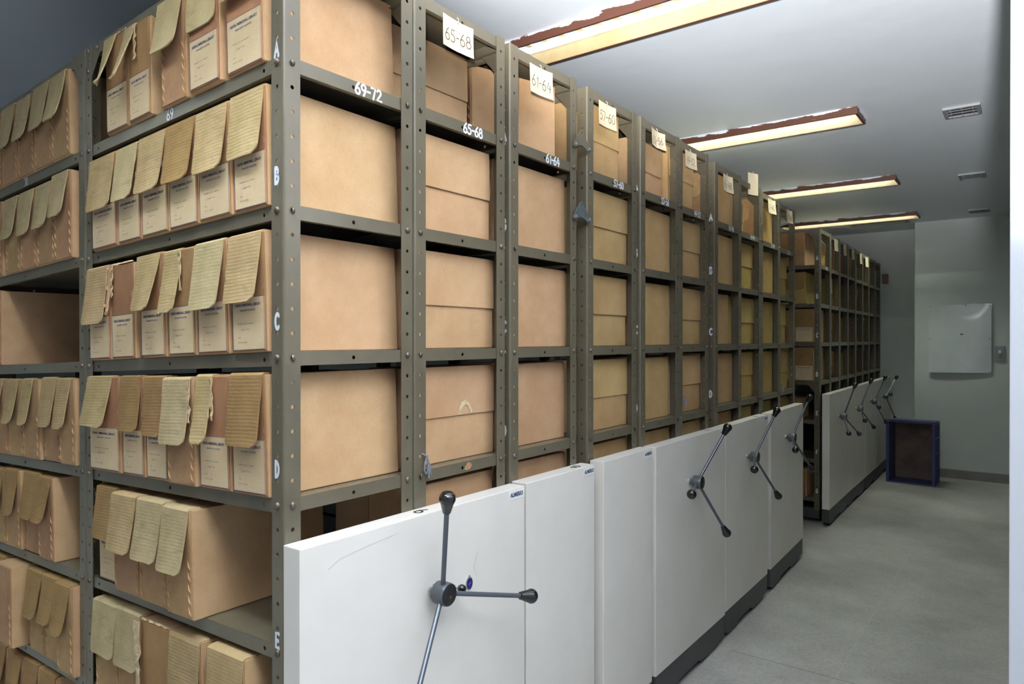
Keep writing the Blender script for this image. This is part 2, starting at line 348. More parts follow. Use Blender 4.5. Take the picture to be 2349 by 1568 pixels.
_tc = {}
def printed(text, size, bold=0.0, width=None):
    key = (text, size, bold, width)
    if key in _tc: return _tc[key]
    cu = bpy.data.curves.new('print', 'FONT'); cu.body = text; cu.size = size; cu.align_x = 'CENTER'; cu.align_y = 'CENTER'; cu.offset = bold; cu.resolution_u = 2
    o = bpy.data.objects.new('print', cu); COL.objects.link(o); dg = bpy.context.evaluated_depsgraph_get()
    me = bpy.data.meshes.new_from_object(o.evaluated_get(dg)); bpy.data.objects.remove(o); bpy.data.curves.remove(cu)
    if width and len(me.vertices):
        ww = max(v.co.x for v in me.vertices)-min(v.co.x for v in me.vertices)
        for v in me.vertices: v.co.x *= width/ww
    _tc[key] = me; return me
ROT_FRONT = (PI/2, 0, 0)          # text facing -Y
ROT_AISLE = (PI/2, 0, PI/2)       # text facing +X

# ------------------------------------------------------------------ perforated angle posts and shelves
def perf_cell(bm, O, U, V, u0, u1, v0, v1, uc, vc, r):
    """rectangle [u0,u1]x[v0,v1] with a round hole at uc,vc"""
    P = lambda u, v: O+U*u+V*v
    um, vm = uc, vc
    out = [(u1, vm), (u1, v1), (um, v1), (u0, v1), (u0, vm), (u0, v0), (um, v0), (u1, v0)]
    ov = [bm.verts.new(P(*p)) for p in out]
    iv = [bm.verts.new(P(uc+r*math.cos(PI/4*i), vc+r*math.sin(PI/4*i))) for i in range(8)]
    for i in range(8):
        j = (i+1) % 8; bm.faces.new((ov[i], ov[j], iv[j], iv[i]))
def quad(bm, *ps): bm.faces.new([bm.verts.new(p) for p in ps])
PITCH = LV/6
def post_mesh(sx, sy, zt=0.905, zb=-1.30):
    """angle post, ridge at the origin, flanges running towards sx and sy"""
    bm = bmesh.new(); W = 0.041; R = 0.006; hc = 0.0215
    X = Vector((sx, 0, 0)); Y = Vector((0, sy, 0)); Z = Vector((0, 0, 1)); O = Vector((0, 0, 0))
    k0 = int(round(-1.22/PITCH))-1; k1 = 17
    for U in (X, Y):
        for k in range(k0, k1+1):
            zc = k*PITCH; perf_cell(bm, O, U, Z, R, W, zc-PITCH/2, zc+PITCH/2, hc, zc, 0.0046)
        a = (k1+.5)*PITCH; b = (k0-.5)*PITCH
        for p_, q_ in ((R, hc), (hc, W)): quad(bm, U*p_+Z*a, U*q_+Z*a, U*q_+Z*zt, U*p_+Z*zt); quad(bm, U*p_+Z*zb, U*q_+Z*zb, U*q_+Z*b, U*p_+Z*b)
    zs = [zb]+[(k/2-.5)*PITCH for k in range(2*k0, 2*k1+3)]+[zt]
    C = X*R+Y*R; nseg = 4
    for i in range(nseg):
        a0 = PI/2*i/nseg; a1 = PI/2*(i+1)/nseg
        p0 = C-X*R*math.sin(a0)-Y*R*math.cos(a0); p1 = C-X*R*math.sin(a1)-Y*R*math.cos(a1)
        for za, zb2 in zip(zs, zs[1:]): quad(bm, p0+Z*za, p1+Z*za, p1+Z*zb2, p0+Z*zb2)
    bmesh.ops.remove_doubles(bm, verts=bm.verts, dist=0.0002); bm.normal_update()
    for f in bm.faces:
        if f.normal.dot(X+Y) > 0: f.normal_flip()
    thick(bm, 0.0019)
    me = bpy.data.meshes.new('post'); bm.to_mesh(me); bm.free(); me.materials.append(M['rack'])
    for p in me.polygons: p.use_smooth = False
    return me
POST = {(sx, sy): post_mesh(sx, sy) for sx in (-1, 1) for sy in (-1, 1)}
def lip(bm, O, U, V, L, h, holes, t):
    """strip L long, h high with round holes; t = inward offset vector for the thickness"""
    x = 0.0; n0 = len(bm.faces)
    for hc in holes:
        a = hc-0.014; b = hc+0.014
        hm = h*.47
        for ya_, yb_ in ((0, hm), (hm, h)): quad(bm, O+U*x+V*ya_, O+U*a+V*ya_, O+U*a+V*yb_, O+U*x+V*yb_)
        perf_cell(bm, O, U, V, a, b, 0, h, hc, h*0.47, 0.0046); x = b
    for ya_, yb_ in ((0, h*.47), (h*.47, h)): quad(bm, O+U*x+V*ya_, O+U*L+V*ya_, O+U*L+V*yb_, O+U*x+V*yb_)
def shelf_mesh(L, D):
    """pressed steel tray: top plate and four folded lips; origin at the aisle corner, level line at z=0"""
    bm = bmesh.new(); i = 0.0036; zt = 0.0135; zb = -0.0165; h = zt-zb
    x0, x1, y0, y1 = -L+i, -i, i, D-i; Z = Vector((0, 0, 1))
    quad(bm, Vector((x0, y0, zt)), Vector((x1, y0, zt)), Vector((x1, y1, zt)), Vector((x0, y1, zt)))
    lip(bm, Vector((x0, y0, zb)), Vector((1, 0, 0)), Z, x1-x0, h, (0.07, (x1-x0)*0.5, x1-x0-0.07), None)
    lip(bm, Vector((x0, y1, zb)), Vector((1, 0, 0)), Z, x1-x0, h, (0.07, x1-x0-0.07), None)
    lip(bm, Vector((x1, y0, zb)), Vector((0, 1, 0)), Z, y1-y0, h, ((y1-y0)*0.5,), None)
    lip(bm, Vector((x0, y0, zb)), Vector((0, 1, 0)), Z, y1-y0, h, ((y1-y0)*0.5,), None)
    bmesh.ops.remove_doubles(bm, verts=bm.verts, dist=0.0001)
    # folded return under each lip
    for a, b, n in (((x0, y0), (x1, y0), (0, 1)), ((x0, y1), (x1, y1), (0, -1)), ((x1, y0), (x1, y1), (-1, 0)), ((x0, y0), (x0, y1), (1, 0))):
        nn = Vector((n[0], n[1], 0))*0.012; A = Vector((a[0], a[1], zb)); B = Vector((b[0], b[1], zb)); quad(bm, A, B, B+nn, A+nn)
    bmesh.ops.remove_doubles(bm, verts=bm.verts, dist=0.0001); bm.normal_update(); mid = Vector(((x0+x1)/2, (y0+y1)/2, 0))
    for f in bm.faces:
        c = f.calc_center_median(); n = f.normal
        want = (1 if c.z > 0 else -1)*n.z > 0 if abs(n.z) > .5 else n.dot(c-mid) > 0
        if not want: f.normal_flip()
    thick(bm, 0.0012)
    me = bpy.data.meshes.new('shelf'); bm.to_mesh(me); bm.free(); me.materials.append(M['rack']); return me
_sh = {}
def get_shelf(L, D):
    k = (round(L, 3), round(D, 3))
    if k not in _sh: _sh[k] = shelf_mesh(L, D)
    return _sh[k]
def bolt_me():
    bm = bmesh.new(); lathe(bm, [(0.0074, 0), (0.0074, 0.0014), (0.0064, 0.0036), (0.0040, 0.0052), (0, 0.0058)], 12)
    return mesh(bm, 'bolt', M['bolt'], True)
BOLT = bolt_me()
def gusset_me(sx):
    bm = bmesh.new(); a = [(0, 0), (0.085*sx, 0), (0.085*sx, -0.03), (0.036*sx, -0.085), (0, -0.085)]
    f = [bm.verts.new((p[0], 0, p[1])) for p in a]; g = [bm.verts.new((p[0], 0.0012, p[1])) for p in a]
    bm.faces.new(f); bm.faces.new(list(reversed(g)))
    for i in range(5): bm.faces.new((f[i], f[(i+1) % 5], g[(i+1) % 5], g[i]))
    return mesh(bm, 'corner_plate', M['rack'])
GUS = {s: gusset_me(s) for s in (-1, 1)}
LEVELS = [3, 2, 1, 0, -1, -2, -3, -4]
def rack(label, X, Y, D=RD, slope=0.0, L=RW, letters=None, number=None, numsize=0.024, bolts=True, corner_bolts=False, far_bolts=False, lz=None, group=None, extra_plate=False):
    r = empty('storage_rack', (X, Y, ZF+0.10)); z0 = -(ZF+0.10)
    tag(r, label, 'shelving rack', group)
    def zs(x): return z0+slope*x
    posts = {}
    for sx, x in ((-1, 0.0), (1, -L)):
        for sy, y in ((1, 0.0), (-1, D)):
            p = link('post', POST[(sx, sy)], None, r, (x, y, zs(x))); posts[(sx, sy)] = p
    for l in LEVELS:
        zz = l*LV if l < 3 else 0.8895
        sh = link('shelf', get_shelf(L, D), None, r, (0, 0, zz+z0), (0, -math.atan(slope), 0))
        if l == 2 and number:
            link('painted_number', brush(number, numsize, numsize*0.20), M['white_paint'], sh, (-0.0030, D*0.62, -0.001), ROT_AISLE)
        if number and slope and l == 2:
            pass
        sh['lv'] = l
        posts['s%d' % l] = sh
    if not slope: bx('carriage_base', -L, -.004, .004, D-.004, -.068, .012, M['kick'], r)
    bl = [l for l in LEVELS if l > -3]
    if bolts:
        for sy, y in ((1, 0.0215), (-1, -0.0215)):
            for l in bl:
                if l == 3: continue
                link('bolt', BOLT, None, posts[(-1, sy)], (0.0, y, l*LV), (0, PI/2, random.random()))
    if corner_bolts:
        for l in bl:
            if l < 3: link('bolt', BOLT, None, posts[(-1, 1)], (-0.0215, 0, l*LV), (PI/2, 0, 0))
            if far_bolts and l < 3: link('bolt', BOLT, None, posts[(1, 1)], (0.0215, 0, l*LV), (PI/2, 0, 0))
    for l in ((3, -1) if extra_plate else (3,)):
        zz = (0.905 if l == 3 else l*LV+0.0135)
        for y, rot in ((0.0022, 0), (D-0.0034, 0)):
            link('corner_plate', GUS[-1], None, r, (-0.0025, y, zs(0)+zz-0.0005)); link('corner_plate', GUS[1], None, r, (-L+0.0025, y, zs(-L)+zz-0.0005))
    if far_bolts:
        for dx, dz in ((0.0215, -0.012), (0.075, -0.014), (0.0215, -0.07)):
            link('bolt', BOLT, None, r, (-L+dx, 0.0015 if dx > 0.03 else 0.0, zs(-L)+0.905+dz), (PI/2, 0, 0))
            if slope and L == RW: pass
    if letters:
        lz = lz or {'A': 0.637, 'B': 0.376, 'C': 0.0755, 'D': -0.230, 'E': -0.584, 'F': -0.84, 'G': -1.15}
        for ch in letters:
            hh = 0.031
            me = brush(ch, hh, hh*0.29)
            for v in me.vertices: v.co.x *= 0.75
            link('painted_letter', me, M['white_paint'], posts[(-1, 1)], (-0.021 if slope else -0.020, -0.0008, lz[ch]), ROT_FRONT)
    return r, posts

# ------------------------------------------------------------------ archive boxes
def board_body(w, d, h, seed):
    """closed carton, front at y=0, base at z=0, centred in x; corners slightly out of true"""
    rng = random.Random(seed); bm = bmesh.new()
    vs = box(bm, -w/2, w/2, 0, d, 0, h)
    for v in vs:
        if v.co.z > h/2: v.co.x += rng.uniform(-.002, .002); v.co.z += rng.uniform(-.0025, .001)
        v.co.y += rng.uniform(0, .0015)
    bmesh.ops.subdivide_edges(bm, edges=list(bm.edges), cuts=5, use_grid_fill=True)
    for v in bm.verts:   # soft bulge of the sides
        x, y, z = v.co; a = max(0, 1-abs(2*x/w)**4)*max(0, 1-abs(2*z/h-1)**4); b = max(0, 1-abs(2*y/d-1)**4)*max(0, 1-abs(2*z/h-1)**4)
        if y < 0.01: v.co.y += rng.uniform(-.0004, .0008)*a+0.001*a
        if abs(abs(x)-w/2) < 0.004: v.co.x += math.copysign(0.0012, x)*b*rng.uniform(.2, 1)
    bmesh.ops.recalc_face_normals(bm, faces=bm.faces)
    es = [e for e in bm.edges if len(e.link_faces) == 2 and e.link_faces[0].normal.angle(e.link_faces[1].normal) > 1.0]
    bmesh.ops.bevel(bm, geom=es, offset=0.0016, segments=2, affect='EDGES')
    me = mesh(bm, 'carton', M['kraft'])
    return me
def flap_mesh(w, L, out, seed, rr=0.020, rl=0.006, twist=0.0, top=0.028, ragged=0.0, swing=0.0, taper=0.08):
    """tongue of the lid: lies back on the lid, folds over the front edge at the origin and hangs, bowing outwards"""
    rng = random.Random(seed); nx, ny = 10, 22; bm = bmesh.new(); t = 0.0034; tot = top+L; rows = []
    a1, a2, p1 = rng.uniform(-.002, .002), rng.uniform(-.0015, .0015), rng.uniform(0, 6)
    for j in range(ny+1):
        s = tot*j/ny
        if s < top: y = (top-s); z = 0.002; q = 0
        else:
            q = (s-top)/L; y = -(0.004+out*q**1.25); z = 0.002-(s-top)*(1-0.5*(out/L)**2)
        row = []
        for i in range(nx+1):
            u = -1+2*i/nx; x = u*w/2
            rem = tot-s
            if u > 0 and rem < rr:
                lim = w/2-rr+math.sqrt(max(0, rr*rr-(rr-rem)**2)); x = min(x, lim) if lim > 0 else x
                x = u*lim
            if u < 0 and rem < rl: x = u*(w/2-rl+math.sqrt(max(0, rl*rl-(rl-rem)**2)))
            if ragged and abs(u) == 1: x += rng.uniform(-ragged, 0)*u
            yy = y-twist*q*(u)*w*0.5+a1*math.sin(q*5+p1)*q+a2*math.sin(u*3+p1)*q
            x += swing*q-taper*w*q*(u+1)/2
            zz = z+(rng.uniform(-ragged, ragged) if ragged and j == ny else 0)-abs(swing)*q*0.2*u
            row.append(bm.verts.new((x, yy, zz)))
        rows.append(row)
    for a, b in zip(rows, rows[1:]):
        for i in range(nx): bm.faces.new((a[i], a[i+1], b[i+1], b[i]))
    bmesh.ops.recalc_face_normals(bm, faces=bm.faces)
    f = bm.faces[:][-3]; f.normal_update()
    sgn = 1 if f.normal.y < 0 else -1
    thick(bm, t*sgn)
    bmesh.ops.recalc_face_normals(bm, faces=bm.faces)
    me = bpy.data.meshes.new('flap'); bm.to_mesh(me); bm.free()
    return me
def staple_me():
    bm = bmesh.new(); box(bm, -0.0006, 0.0006, -0.0010, 0.0002, -0.0065, 0.0065, 0.0002, 1); return mesh(bm, 'staple', M['staple'])
STAPLE = staple_me()
def dent_me():
    bm = bmesh.new()
    a = [(-.006, 0, .010), (.007, 0, -.012), (.003, -.0040, -.004)]
    v = [bm.verts.new(p) for p in a]+[bm.verts.new((p[0]-.0035, .0004, p[2]-.002)) for p in a]
    bm.faces.new(v[:3]); bm.faces.new((v[0], v[2], v[5], v[3])); bm.faces.new((v[2], v[1], v[4], v[5]))
    return mesh(bm, 'stitch', M['kraft'])
STITCH = dent_me()
def tear_me(seed, w=0.02, h=0.05):
    rng = random.Random(seed); bm = bmesh.new(); n = 9
    L = [bm.verts.new((-w/2+rng.uniform(-.3, .3)*w*.5, rng.uniform(-.004, 0), h*(i/n-.5))) for i in range(n+1)]
    R_ = [bm.verts.new((w/2+rng.uniform(-.3, .3)*w*.5, rng.uniform(-.007, -.001), h*(i/n-.5))) for i in range(n+1)]
    for i in range(n): bm.faces.new((L[i], R_[i], R_[i+1], L[i+1]))
    thick(bm, 0.0012)
    return mesh(bm, 'torn_board', M['cut'])

def archive_box(x0, x1, y, z, label, group, h=0.256, d=0.325, rz=0.0, ry=0.0, front='label', flap=None, side_flap=False, seed=0, stitches=0, top_open=False, cat='box', back_flap=False, tone=None, body=None):
    """front faces -Y.  front: label | plain | red ; flap: dict or None"""
    w = x1-x0; root = empty('archive_box', ((x0+x1)/2, y, z)); root.rotation_euler = (0, ry, rz)
    tag(root, label, cat, group)
    link('carton', board_body(w, d, h, seed), None, root)
    fm = {'label': 'kraft_red', 'red': 'kraft_red', 'plain': 'kraft_stitched', 'none': None}[front]
    if tone: fm = tone
    if fm:
        bm = bmesh.new(); box(bm, -w/2+0.004, w/2-0.005, -0.0022, 0.004, 0.003, h-0.004, 0.0008, 1)
        link('front_panel', mesh(bm, 'front_panel', M[fm]), None, root)
    if front == 'label':
        lw = w-0.013; lh = h*0.44; bm = bmesh.new(); box(bm, -lw/2, lw/2, -0.0030, -0.0018, 0.006, 0.006+lh)
        lab = link('printed_label', mesh(bm, 'printed_label', M['label']), None, root, (-0.0005, 0, 0))
        bm = bmesh.new(); b = 0.0011; zt = 0.006+lh
        for (a0, a1, c0, c1) in ((-lw/2, lw/2, zt-b, zt), (-lw/2, lw/2, 0.006, 0.006+b), (-lw/2, -lw/2+b, 0.006, zt), (lw/2-b, lw/2, 0.006, zt)):
            box(bm, a0, a1, -0.0032, -0.0029, c0, c1)
        link('label_border', mesh(bm, 'label_border', M['blue']), None, lab)
        zc = lambda f: 0.006+lh*f
        for txt, size, bold, ww, f, xo, mm in (('NEHRU MEMORIAL LIBRARY', 0.0085, 0.00025, lw*0.80, 0.855, 0.0, 'blue'), ('MANUSCRIPT COLLECTION', 0.0050, 0.0001, lw*0.47, 0.755, 0.0, 'blue'),
                                        ('PAPERS OF S.A. NEHRU', 0.0046, 0, lw*0.50, 0.50, -lw*.08, 'ink'), ('SUBJECT FILE', 0.0044, 0, lw*0.26, 0.385, -lw*.10, 'ink'),
                                        ('BOX', 0.0044, 0, lw*0.08, 0.235, -lw*.28, 'ink'), ('FILE No. 38-48', 0.0044, 0, lw*0.28, 0.145, -lw*.19, 'ink')):
            me = printed(txt, size, bold, round(ww, 4))
            link('printed_line', me, M[mm], lab, (xo, -0.0034, zc(f)), ROT_FRONT)
    if stitches:
        for s in (-1, 1):
            if s == -1 and stitches == 1: continue
            for k in range(5):
                st = link('stitch', STITCH, None, root, (s*(w/2-0.012), -0.0024, h*(0.09+0.105*k)))
    if flap is not None:
        fw_ = w*flap.get('w', 0.93); L = flap.get('L', 0.140)
        me = flap_mesh(fw_, L, flap.get('out', 0.016), seed+5, twist=flap.get('twist', 0.0), ragged=flap.get('ragged', 0.0), swing=flap.get('swing', 0.0), rr=flap.get('rr', 0.020), taper=flap.get('taper', .08))
        fo = link('front_flap', me, M[flap.get('m', 'flap')], root, (w*flap.get('x', -0.03), 0.0, h+0.0005))
        if flap.get('m', 'flap') in ('flap', 'flap_brown') and flap.get('st', True):
            for zz in (-0.022, -0.095):
                q = min(1, -zz/L); link('staple', STAPLE, None, fo, (-fw_/2+0.007, -(0.0082+flap.get('out', 0.016)*q**1.25), zz), (0, 0.1, 0))
        if flap.get('tear'):
            link('torn_edge', tear_me(seed, 0.012, L*0.6), None, root, (w*flap.get('x', -0.03)+fw_/2, -0.006, h-L*0.35))
    if front in ('label', 'red'):
        link('staple', STAPLE, None, root, (w/2-0.010, -0.0026, h*0.545), (0, 0, 0))
    if side_flap:
        hh = h*side_flap; bm = bmesh.new()
        vs = box(bm, -w/2-0.0035, -w/2-0.0006, 0.003, d-0.004, h-hh, h-0.0005, 0.0008, 1)
        for v in bm.verts:
            if v.co.z < h-hh+0.004: v.co.x -= 0.0022
        me = mesh(bm, 'side_flap', M['kraft']); link('side_flap', me, None, root)
    if top_open:
        for k in range(3): link('torn_edge', tear_me(seed+k, 0.004, w*0.34), None, root, (-w*0.3+k*w*0.3, 0.002, h+0.002), (0, PI/2, 0))
    if body:
        for o in root.children:
            if o.name.startswith(('carton', 'side_flap')):
                o.data.materials[0] = M[body]
    return root
ORD = ['first', 'second', 'third', 'fourth', 'fifth', 'sixth', 'seventh']
SHELFNAME = {2: 'top shelf', 1: 'second shelf', 0: 'third shelf', -1: 'fourth shelf', -2: 'fifth shelf', -3: 'sixth shelf', -4: 'bottom shelf'}

# ------------------------------------------------------------------ the setting
struct(bx('floor', -5.2, 2.9, -3.4, 8.6, ZF-0.1, ZF, M['floor']))
def ceiling():
    holes = [(x0+0.012, x1-0.012, cy-0.107, cy+0.107) for _, cy, x0, x1, _, _ in FIXTURES]
    xs = sorted({-5.2, 2.9, *[h[0] for h in holes], *[h[1] for h in holes]}); ys = sorted({-3.4, 8.6, *[h[2] for h in holes], *[h[3] for h in holes]})
    bm = bmesh.new()
    for ya, yb in zip(ys, ys[1:]):
        run = None
        for xa, xb in zip(xs, xs[1:]):
            cx, cy = (xa+xb)/2, (ya+yb)/2
            if any(h[0] < cx < h[1] and h[2] < cy < h[3] for h in holes): continue
            box(bm, xa, xb, ya, yb, ZC, ZC+0.2)
    bmesh.ops.remove_doubles(bm, verts=bm.verts, dist=0.0001)
    inner = [f for f in bm.faces if any(g is not f and set(g.verts) == set(f.verts) for g in f.verts[0].link_faces)]
    bmesh.ops.delete(bm, geom=inner, context='FACES_ONLY')
    struct(link('ceiling', mesh(bm, 'ceiling', M['ceil'])))
ceiling()
struct(bx('wall_back', -5.2, 0.19, 8.15, 8.6, ZF, ZC, M['wall']))
struct(bx('wall_far', 0.19, 2.9, 7.65, 8.6, ZF, ZC, M['wall']))
struct(bx('wall_left', -5.3, -5.2, -3.4, 8.6, ZF, ZC, M['wall']))
struct(bx('wall_right', 2.8, 2.9, -3.4, 7.65, ZF, ZC, M['wall_white']))
struct(bx('wall_front', -5.2, 2.9, -3.5, -3.4, ZF, ZC, M['wall_white']))
struct(bx('wall_pier', 1.183, 2.8, 1.0, 1.35, ZF, ZC, M['wall_white'], bevel=0.003))
struct(bx('wall_column', -5.0, -4.0, 0.2, 0.79, ZF, ZC, M['wall_dark']))
struct(bx('baseboard_far', 0.18, 2.8, 7.636, 7.65, ZF, ZF+0.092, M['baseb'], bevel=0.003))
struct(bx('baseboard_back', -5.2, 0.19, 8.136, 8.15, ZF, ZF+0.092, M['baseb'], bevel=0.003))
# brass-thin joint strips in the terrazzo
def strip(name, p, q, wd, m):
    p = Vector((*p, ZF+0.0006)); q = Vector((*q, ZF+0.0006)); n = (q-p).normalized().cross(Vector((0, 0, 1)))*wd/2; bm = bmesh.new()
    quad(bm, p-n, q-n, q+n, p+n); return struct(link(name, mesh(bm, name, m)))
M['joint'] = mat('joint_strip', srgb(176, 176, 170), 0.5); M['joint_dark'] = mat('joint_dark', srgb(112, 112, 108), 0.6)
strip('trim_1', (0.55, -3.0), (0.55, 7.63), 0.004, M['joint'])
strip('trim_2', (0.1, 2.32), (2.8, 2.32), 0.004, M['joint_dark'])

# ------------------------------------------------------------------ ceiling lights
def fixture(desc, cy, x0, x1, st, colr):
    seen = desc in ('first', 'second', 'third', 'fourth')
    r = empty('ceiling_light', ((x0+x1)/2, cy, ZC)); L = x1-x0; hw = 0.115; t = 0.010; zb = -0.040; zt = 0.125
    nm = {'first': 'brown framed strip light with bright mirror louvre, nearest of the ceiling lights in view', 'second': 'brown framed strip light smeared with ceiling paint, between the brightest light and the third',
          'third': 'brown framed strip light on the ceiling, third in the row going away', 'fourth': 'farthest brown framed strip light, just before the far wall'}.get(desc, 'unseen brown framed strip light behind the camera, turned up for fill, ' + desc)
    tag(r, nm, 'ceiling light', 'strip lights along the ceiling')
    bm = bmesh.new(); box(bm, -L/2, L/2, -hw, -hw+t, zb, 0.0); box(bm, -L/2, -L/2+t, -hw+t, hw-t, zb, 0); box(bm, L/2-t, L/2, -hw+t, hw-t, zb, 0); box(bm, -L/2, L/2, hw-t, hw, zb, 0)
    link('casing', mesh(bm, 'casing', M['wood']), None, r)
    bm = bmesh.new(); i = t+0.0005; e = t+0.003
    box(bm, -L/2+i, L/2-i, hw-e, hw-i, zb+0.002, zt); box(bm, -L/2+i, L/2-i, -hw+i, -hw+e, zb+0.002, zt)
    box(bm, -L/2+i, -L/2+e, -hw+e, hw-e, zb+0.002, zt); box(bm, L/2-e, L/2-i, -hw+e, hw-e, zb+0.002, zt)
    link('lining', mesh(bm, 'lining', M['lining_far' if colr is GREEN else 'cream_wood']), None, r)
    bx('reflector', -L/2+e, L/2-e, -hw+e, hw-e, zt-0.004, zt, M['steel_white'], r)
    tm = emis('tube_glow_'+desc, colr, st)
    for y in (-0.045, 0.045):
        bm = bmesh.new(); lathe(bm, [(0.013, -L/2+0.05), (0.013, L/2-0.05)], 12, aim((0, y, 0.088), (1, 0, 0))); link('tube', mesh(bm, 'tube', tm, True), None, r)
        if seen:
            for s in (-1, 1): bx('lamp_holder', s*(L/2-0.042)-0.008, s*(L/2-0.042)+0.008, y-0.015, y+0.015, 0.066, zt-0.004, M['steel_white'], r)
    bm = bmesh.new(); n = int(L/0.085); z0, z1 = 0.022, 0.050
    for k in range(n):
        x = -L/2+e+(k+0.5)*(L-2*e)/n
        for s in (-1, 1):  # V shaped blades
            a = Vector((x-0.022, s*0.001, 0)); b = Vector((x+0.020, s*(hw-e-0.002), 0)); nn = Vector((0.0006, 0, 0))
            vs = [bm.verts.new(p) for p in (a-nn+Vector((0, 0, z0)), b-nn+Vector((0, 0, z0)), b+nn+Vector((0, 0, z0)), a+nn+Vector((0, 0, z0)), a-nn+Vector((0, 0, z1)), b-nn+Vector((0, 0, z1)), b+nn+Vector((0, 0, z1)), a+nn+Vector((0, 0, z1)))]
            for q in ((3, 2, 1, 0), (4, 5, 6, 7), (0, 1, 5, 4), (1, 2, 6, 5), (2, 3, 7, 6), (3, 0, 4, 7)): bm.faces.new([vs[i] for i in q])
    for y in (-hw+e+0.002, -0.003, hw-e-0.004): box(bm, -L/2+e, L/2-e, y, y+0.003, z0, z1+0.004)
    link('louvre', mesh(bm, 'louvre', M['louvre']), None, r)
for f in FIXTURES: fixture(*f)

def vent(x, y, w_, d_, label):
    r = empty('ceiling_vent', (x, y, ZC)); tag(r, label, 'vent', 'small ceiling vents')
    bm = bmesh.new(); t = 0.018; 
    for a in ((-w_/2, w_/2, -d_/2, -d_/2+t), (-w_/2, w_/2, d_/2-t, d_/2), (-w_/2, -w_/2+t, -d_/2+t, d_/2-t), (w_/2-t, w_/2, -d_/2+t, d_/2-t)): box(bm, a[0], a[1], a[2], a[3], -0.012, 0)
    link('frame', mesh(bm, 'frame', M['vent']), None, r)
    bx('duct_opening', -w_/2+t, w_/2-t, -d_/2+t, d_/2-t, -0.002, 0, M['dark'], r)
    for k in range(3):
        yy = -d_/2+t+(k+.5)*(d_-2*t)/3; o = bx('slat', -w_/2+t, w_/2-t, -0.012, 0.012, -0.001, 0.001, M['vent'], r, loc=(0, yy, -0.010)); o.rotation_euler = (0.5, 0, 0)
    for s in (-0.3, 0, 0.3): bx('cross_bar', s*w_-0.002, s*w_+0.002, -d_/2+t, d_/2-t, -0.014, -0.011, M['vent'], r)
vent(0.905, 3.63, 0.17, 0.19, 'small slatted vent in the ceiling, nearest and largest of the three')
vent(0.838, 5.45, 0.17, 0.19, 'small slatted vent in the ceiling, middle of the three')
vent(0.785, 7.20, 0.17, 0.19, 'small dark vent in the ceiling close to the far wall')
r = empty('ceiling_grille', (-0.12, 7.45, ZC)); tag(r, 'long dark air grille in the ceiling behind the farthest strip light', 'grille')
bx('frame', -0.28, 0.28, -0.10, 0.10, -0.008, 0, M['vent'], r); bx('opening', -0.25, 0.25, -0.075, 0.075, -0.0095, -0.008, M['dark'], r)
for k in range(4): bx('slat', -0.25, 0.25, -0.06+k*0.036, -0.052+k*0.036, -0.014, -0.0095, M['baseb'], r)

# ------------------------------------------------------------------ racks along the aisle
def rx(y):
    if y < 2.0: return 0.0
    if y < 5.0: return -0.04*(y-2.0)
    return -0.12-0.029*(y-5.0)
#        y0     y1    number   letters
NEAR = [(0.0, 0.372, '69-72', 'ABCDE'), (0.374, 0.745, '65-68', None), (0.766, 1.138, '61-64', 'ABCD'), (1.204, 1.576, '57-60', None),
        (1.606, 1.978, '53-56', 'ABCD'), (1.982, 2.325, '49-52', None), (2.456, 2.836, '45-48', 'ABCD'), (2.842, 3.222, '41-44', None),
        (3.270, 3.655, '37-40', 'D'), (3.675, 4.050, '33-36', None)]
FAR = [(4.936, 5.30), (5.325, 5.69), (5.72, 6.085), (6.11, 6.475), (6.52, 6.885), (6.91, 7.275), (7.31, 7.675), (7.70, 8.065)]
DESC = ['grey-olive slotted corner rack painted 69-72, nearest the camera', 'rack painted 65-68 with a card hanging from its top bar', 'rack painted 61-64 behind the second end panel', 'rack painted 57-60 with two triangular clips on its post',
        'rack painted 53-56, past the clipped post', 'rack painted 49-52, with cord tied at its lower post', 'rack behind the 49-52 rack, lettered A to D on a wide post', 'rack whose hanging card has turned edge-on above the top bar',
        'second rack from the aisle gap, numbered card on its top bar', 'last rack before the gap in the row, open at the top']
racks = []
for i, (y0, y1, num, let) in enumerate(NEAR):
    D = y1-y0; X = rx((y0+y1)/2)
    r, p = rack(DESC[i], X, y0, D=D, slope=SLOPE if i == 0 else 0, letters=let, number=num, numsize=0.026 if i < 3 else 0.024, corner_bolts=(i in (0, 2, 4, 6)), far_bolts=(i == 0), bolts=True, group='steel racks along the aisle')
    racks.append((r, p, X, y0, D))
# left bay of the near run
rL, pL = rack('grey-olive slotted rack painted 70, left of the corner rack', -RW-0.003, 0.0, slope=SLOPE, corner_bolts=True, bolts=False, group='steel racks along the aisle')
rL.location.z += -SLOPE*(RW+0.003)
for p0, txt, xx in ((racks[0][1], '69', -0.467), (pL, '70', -1.4036+RW+0.003)):
    link('painted_number', brush(txt, 0.025, 0.0045), M['white_paint'], p0['s2'], (xx, 0.0030, -0.001), ROT_FRONT)
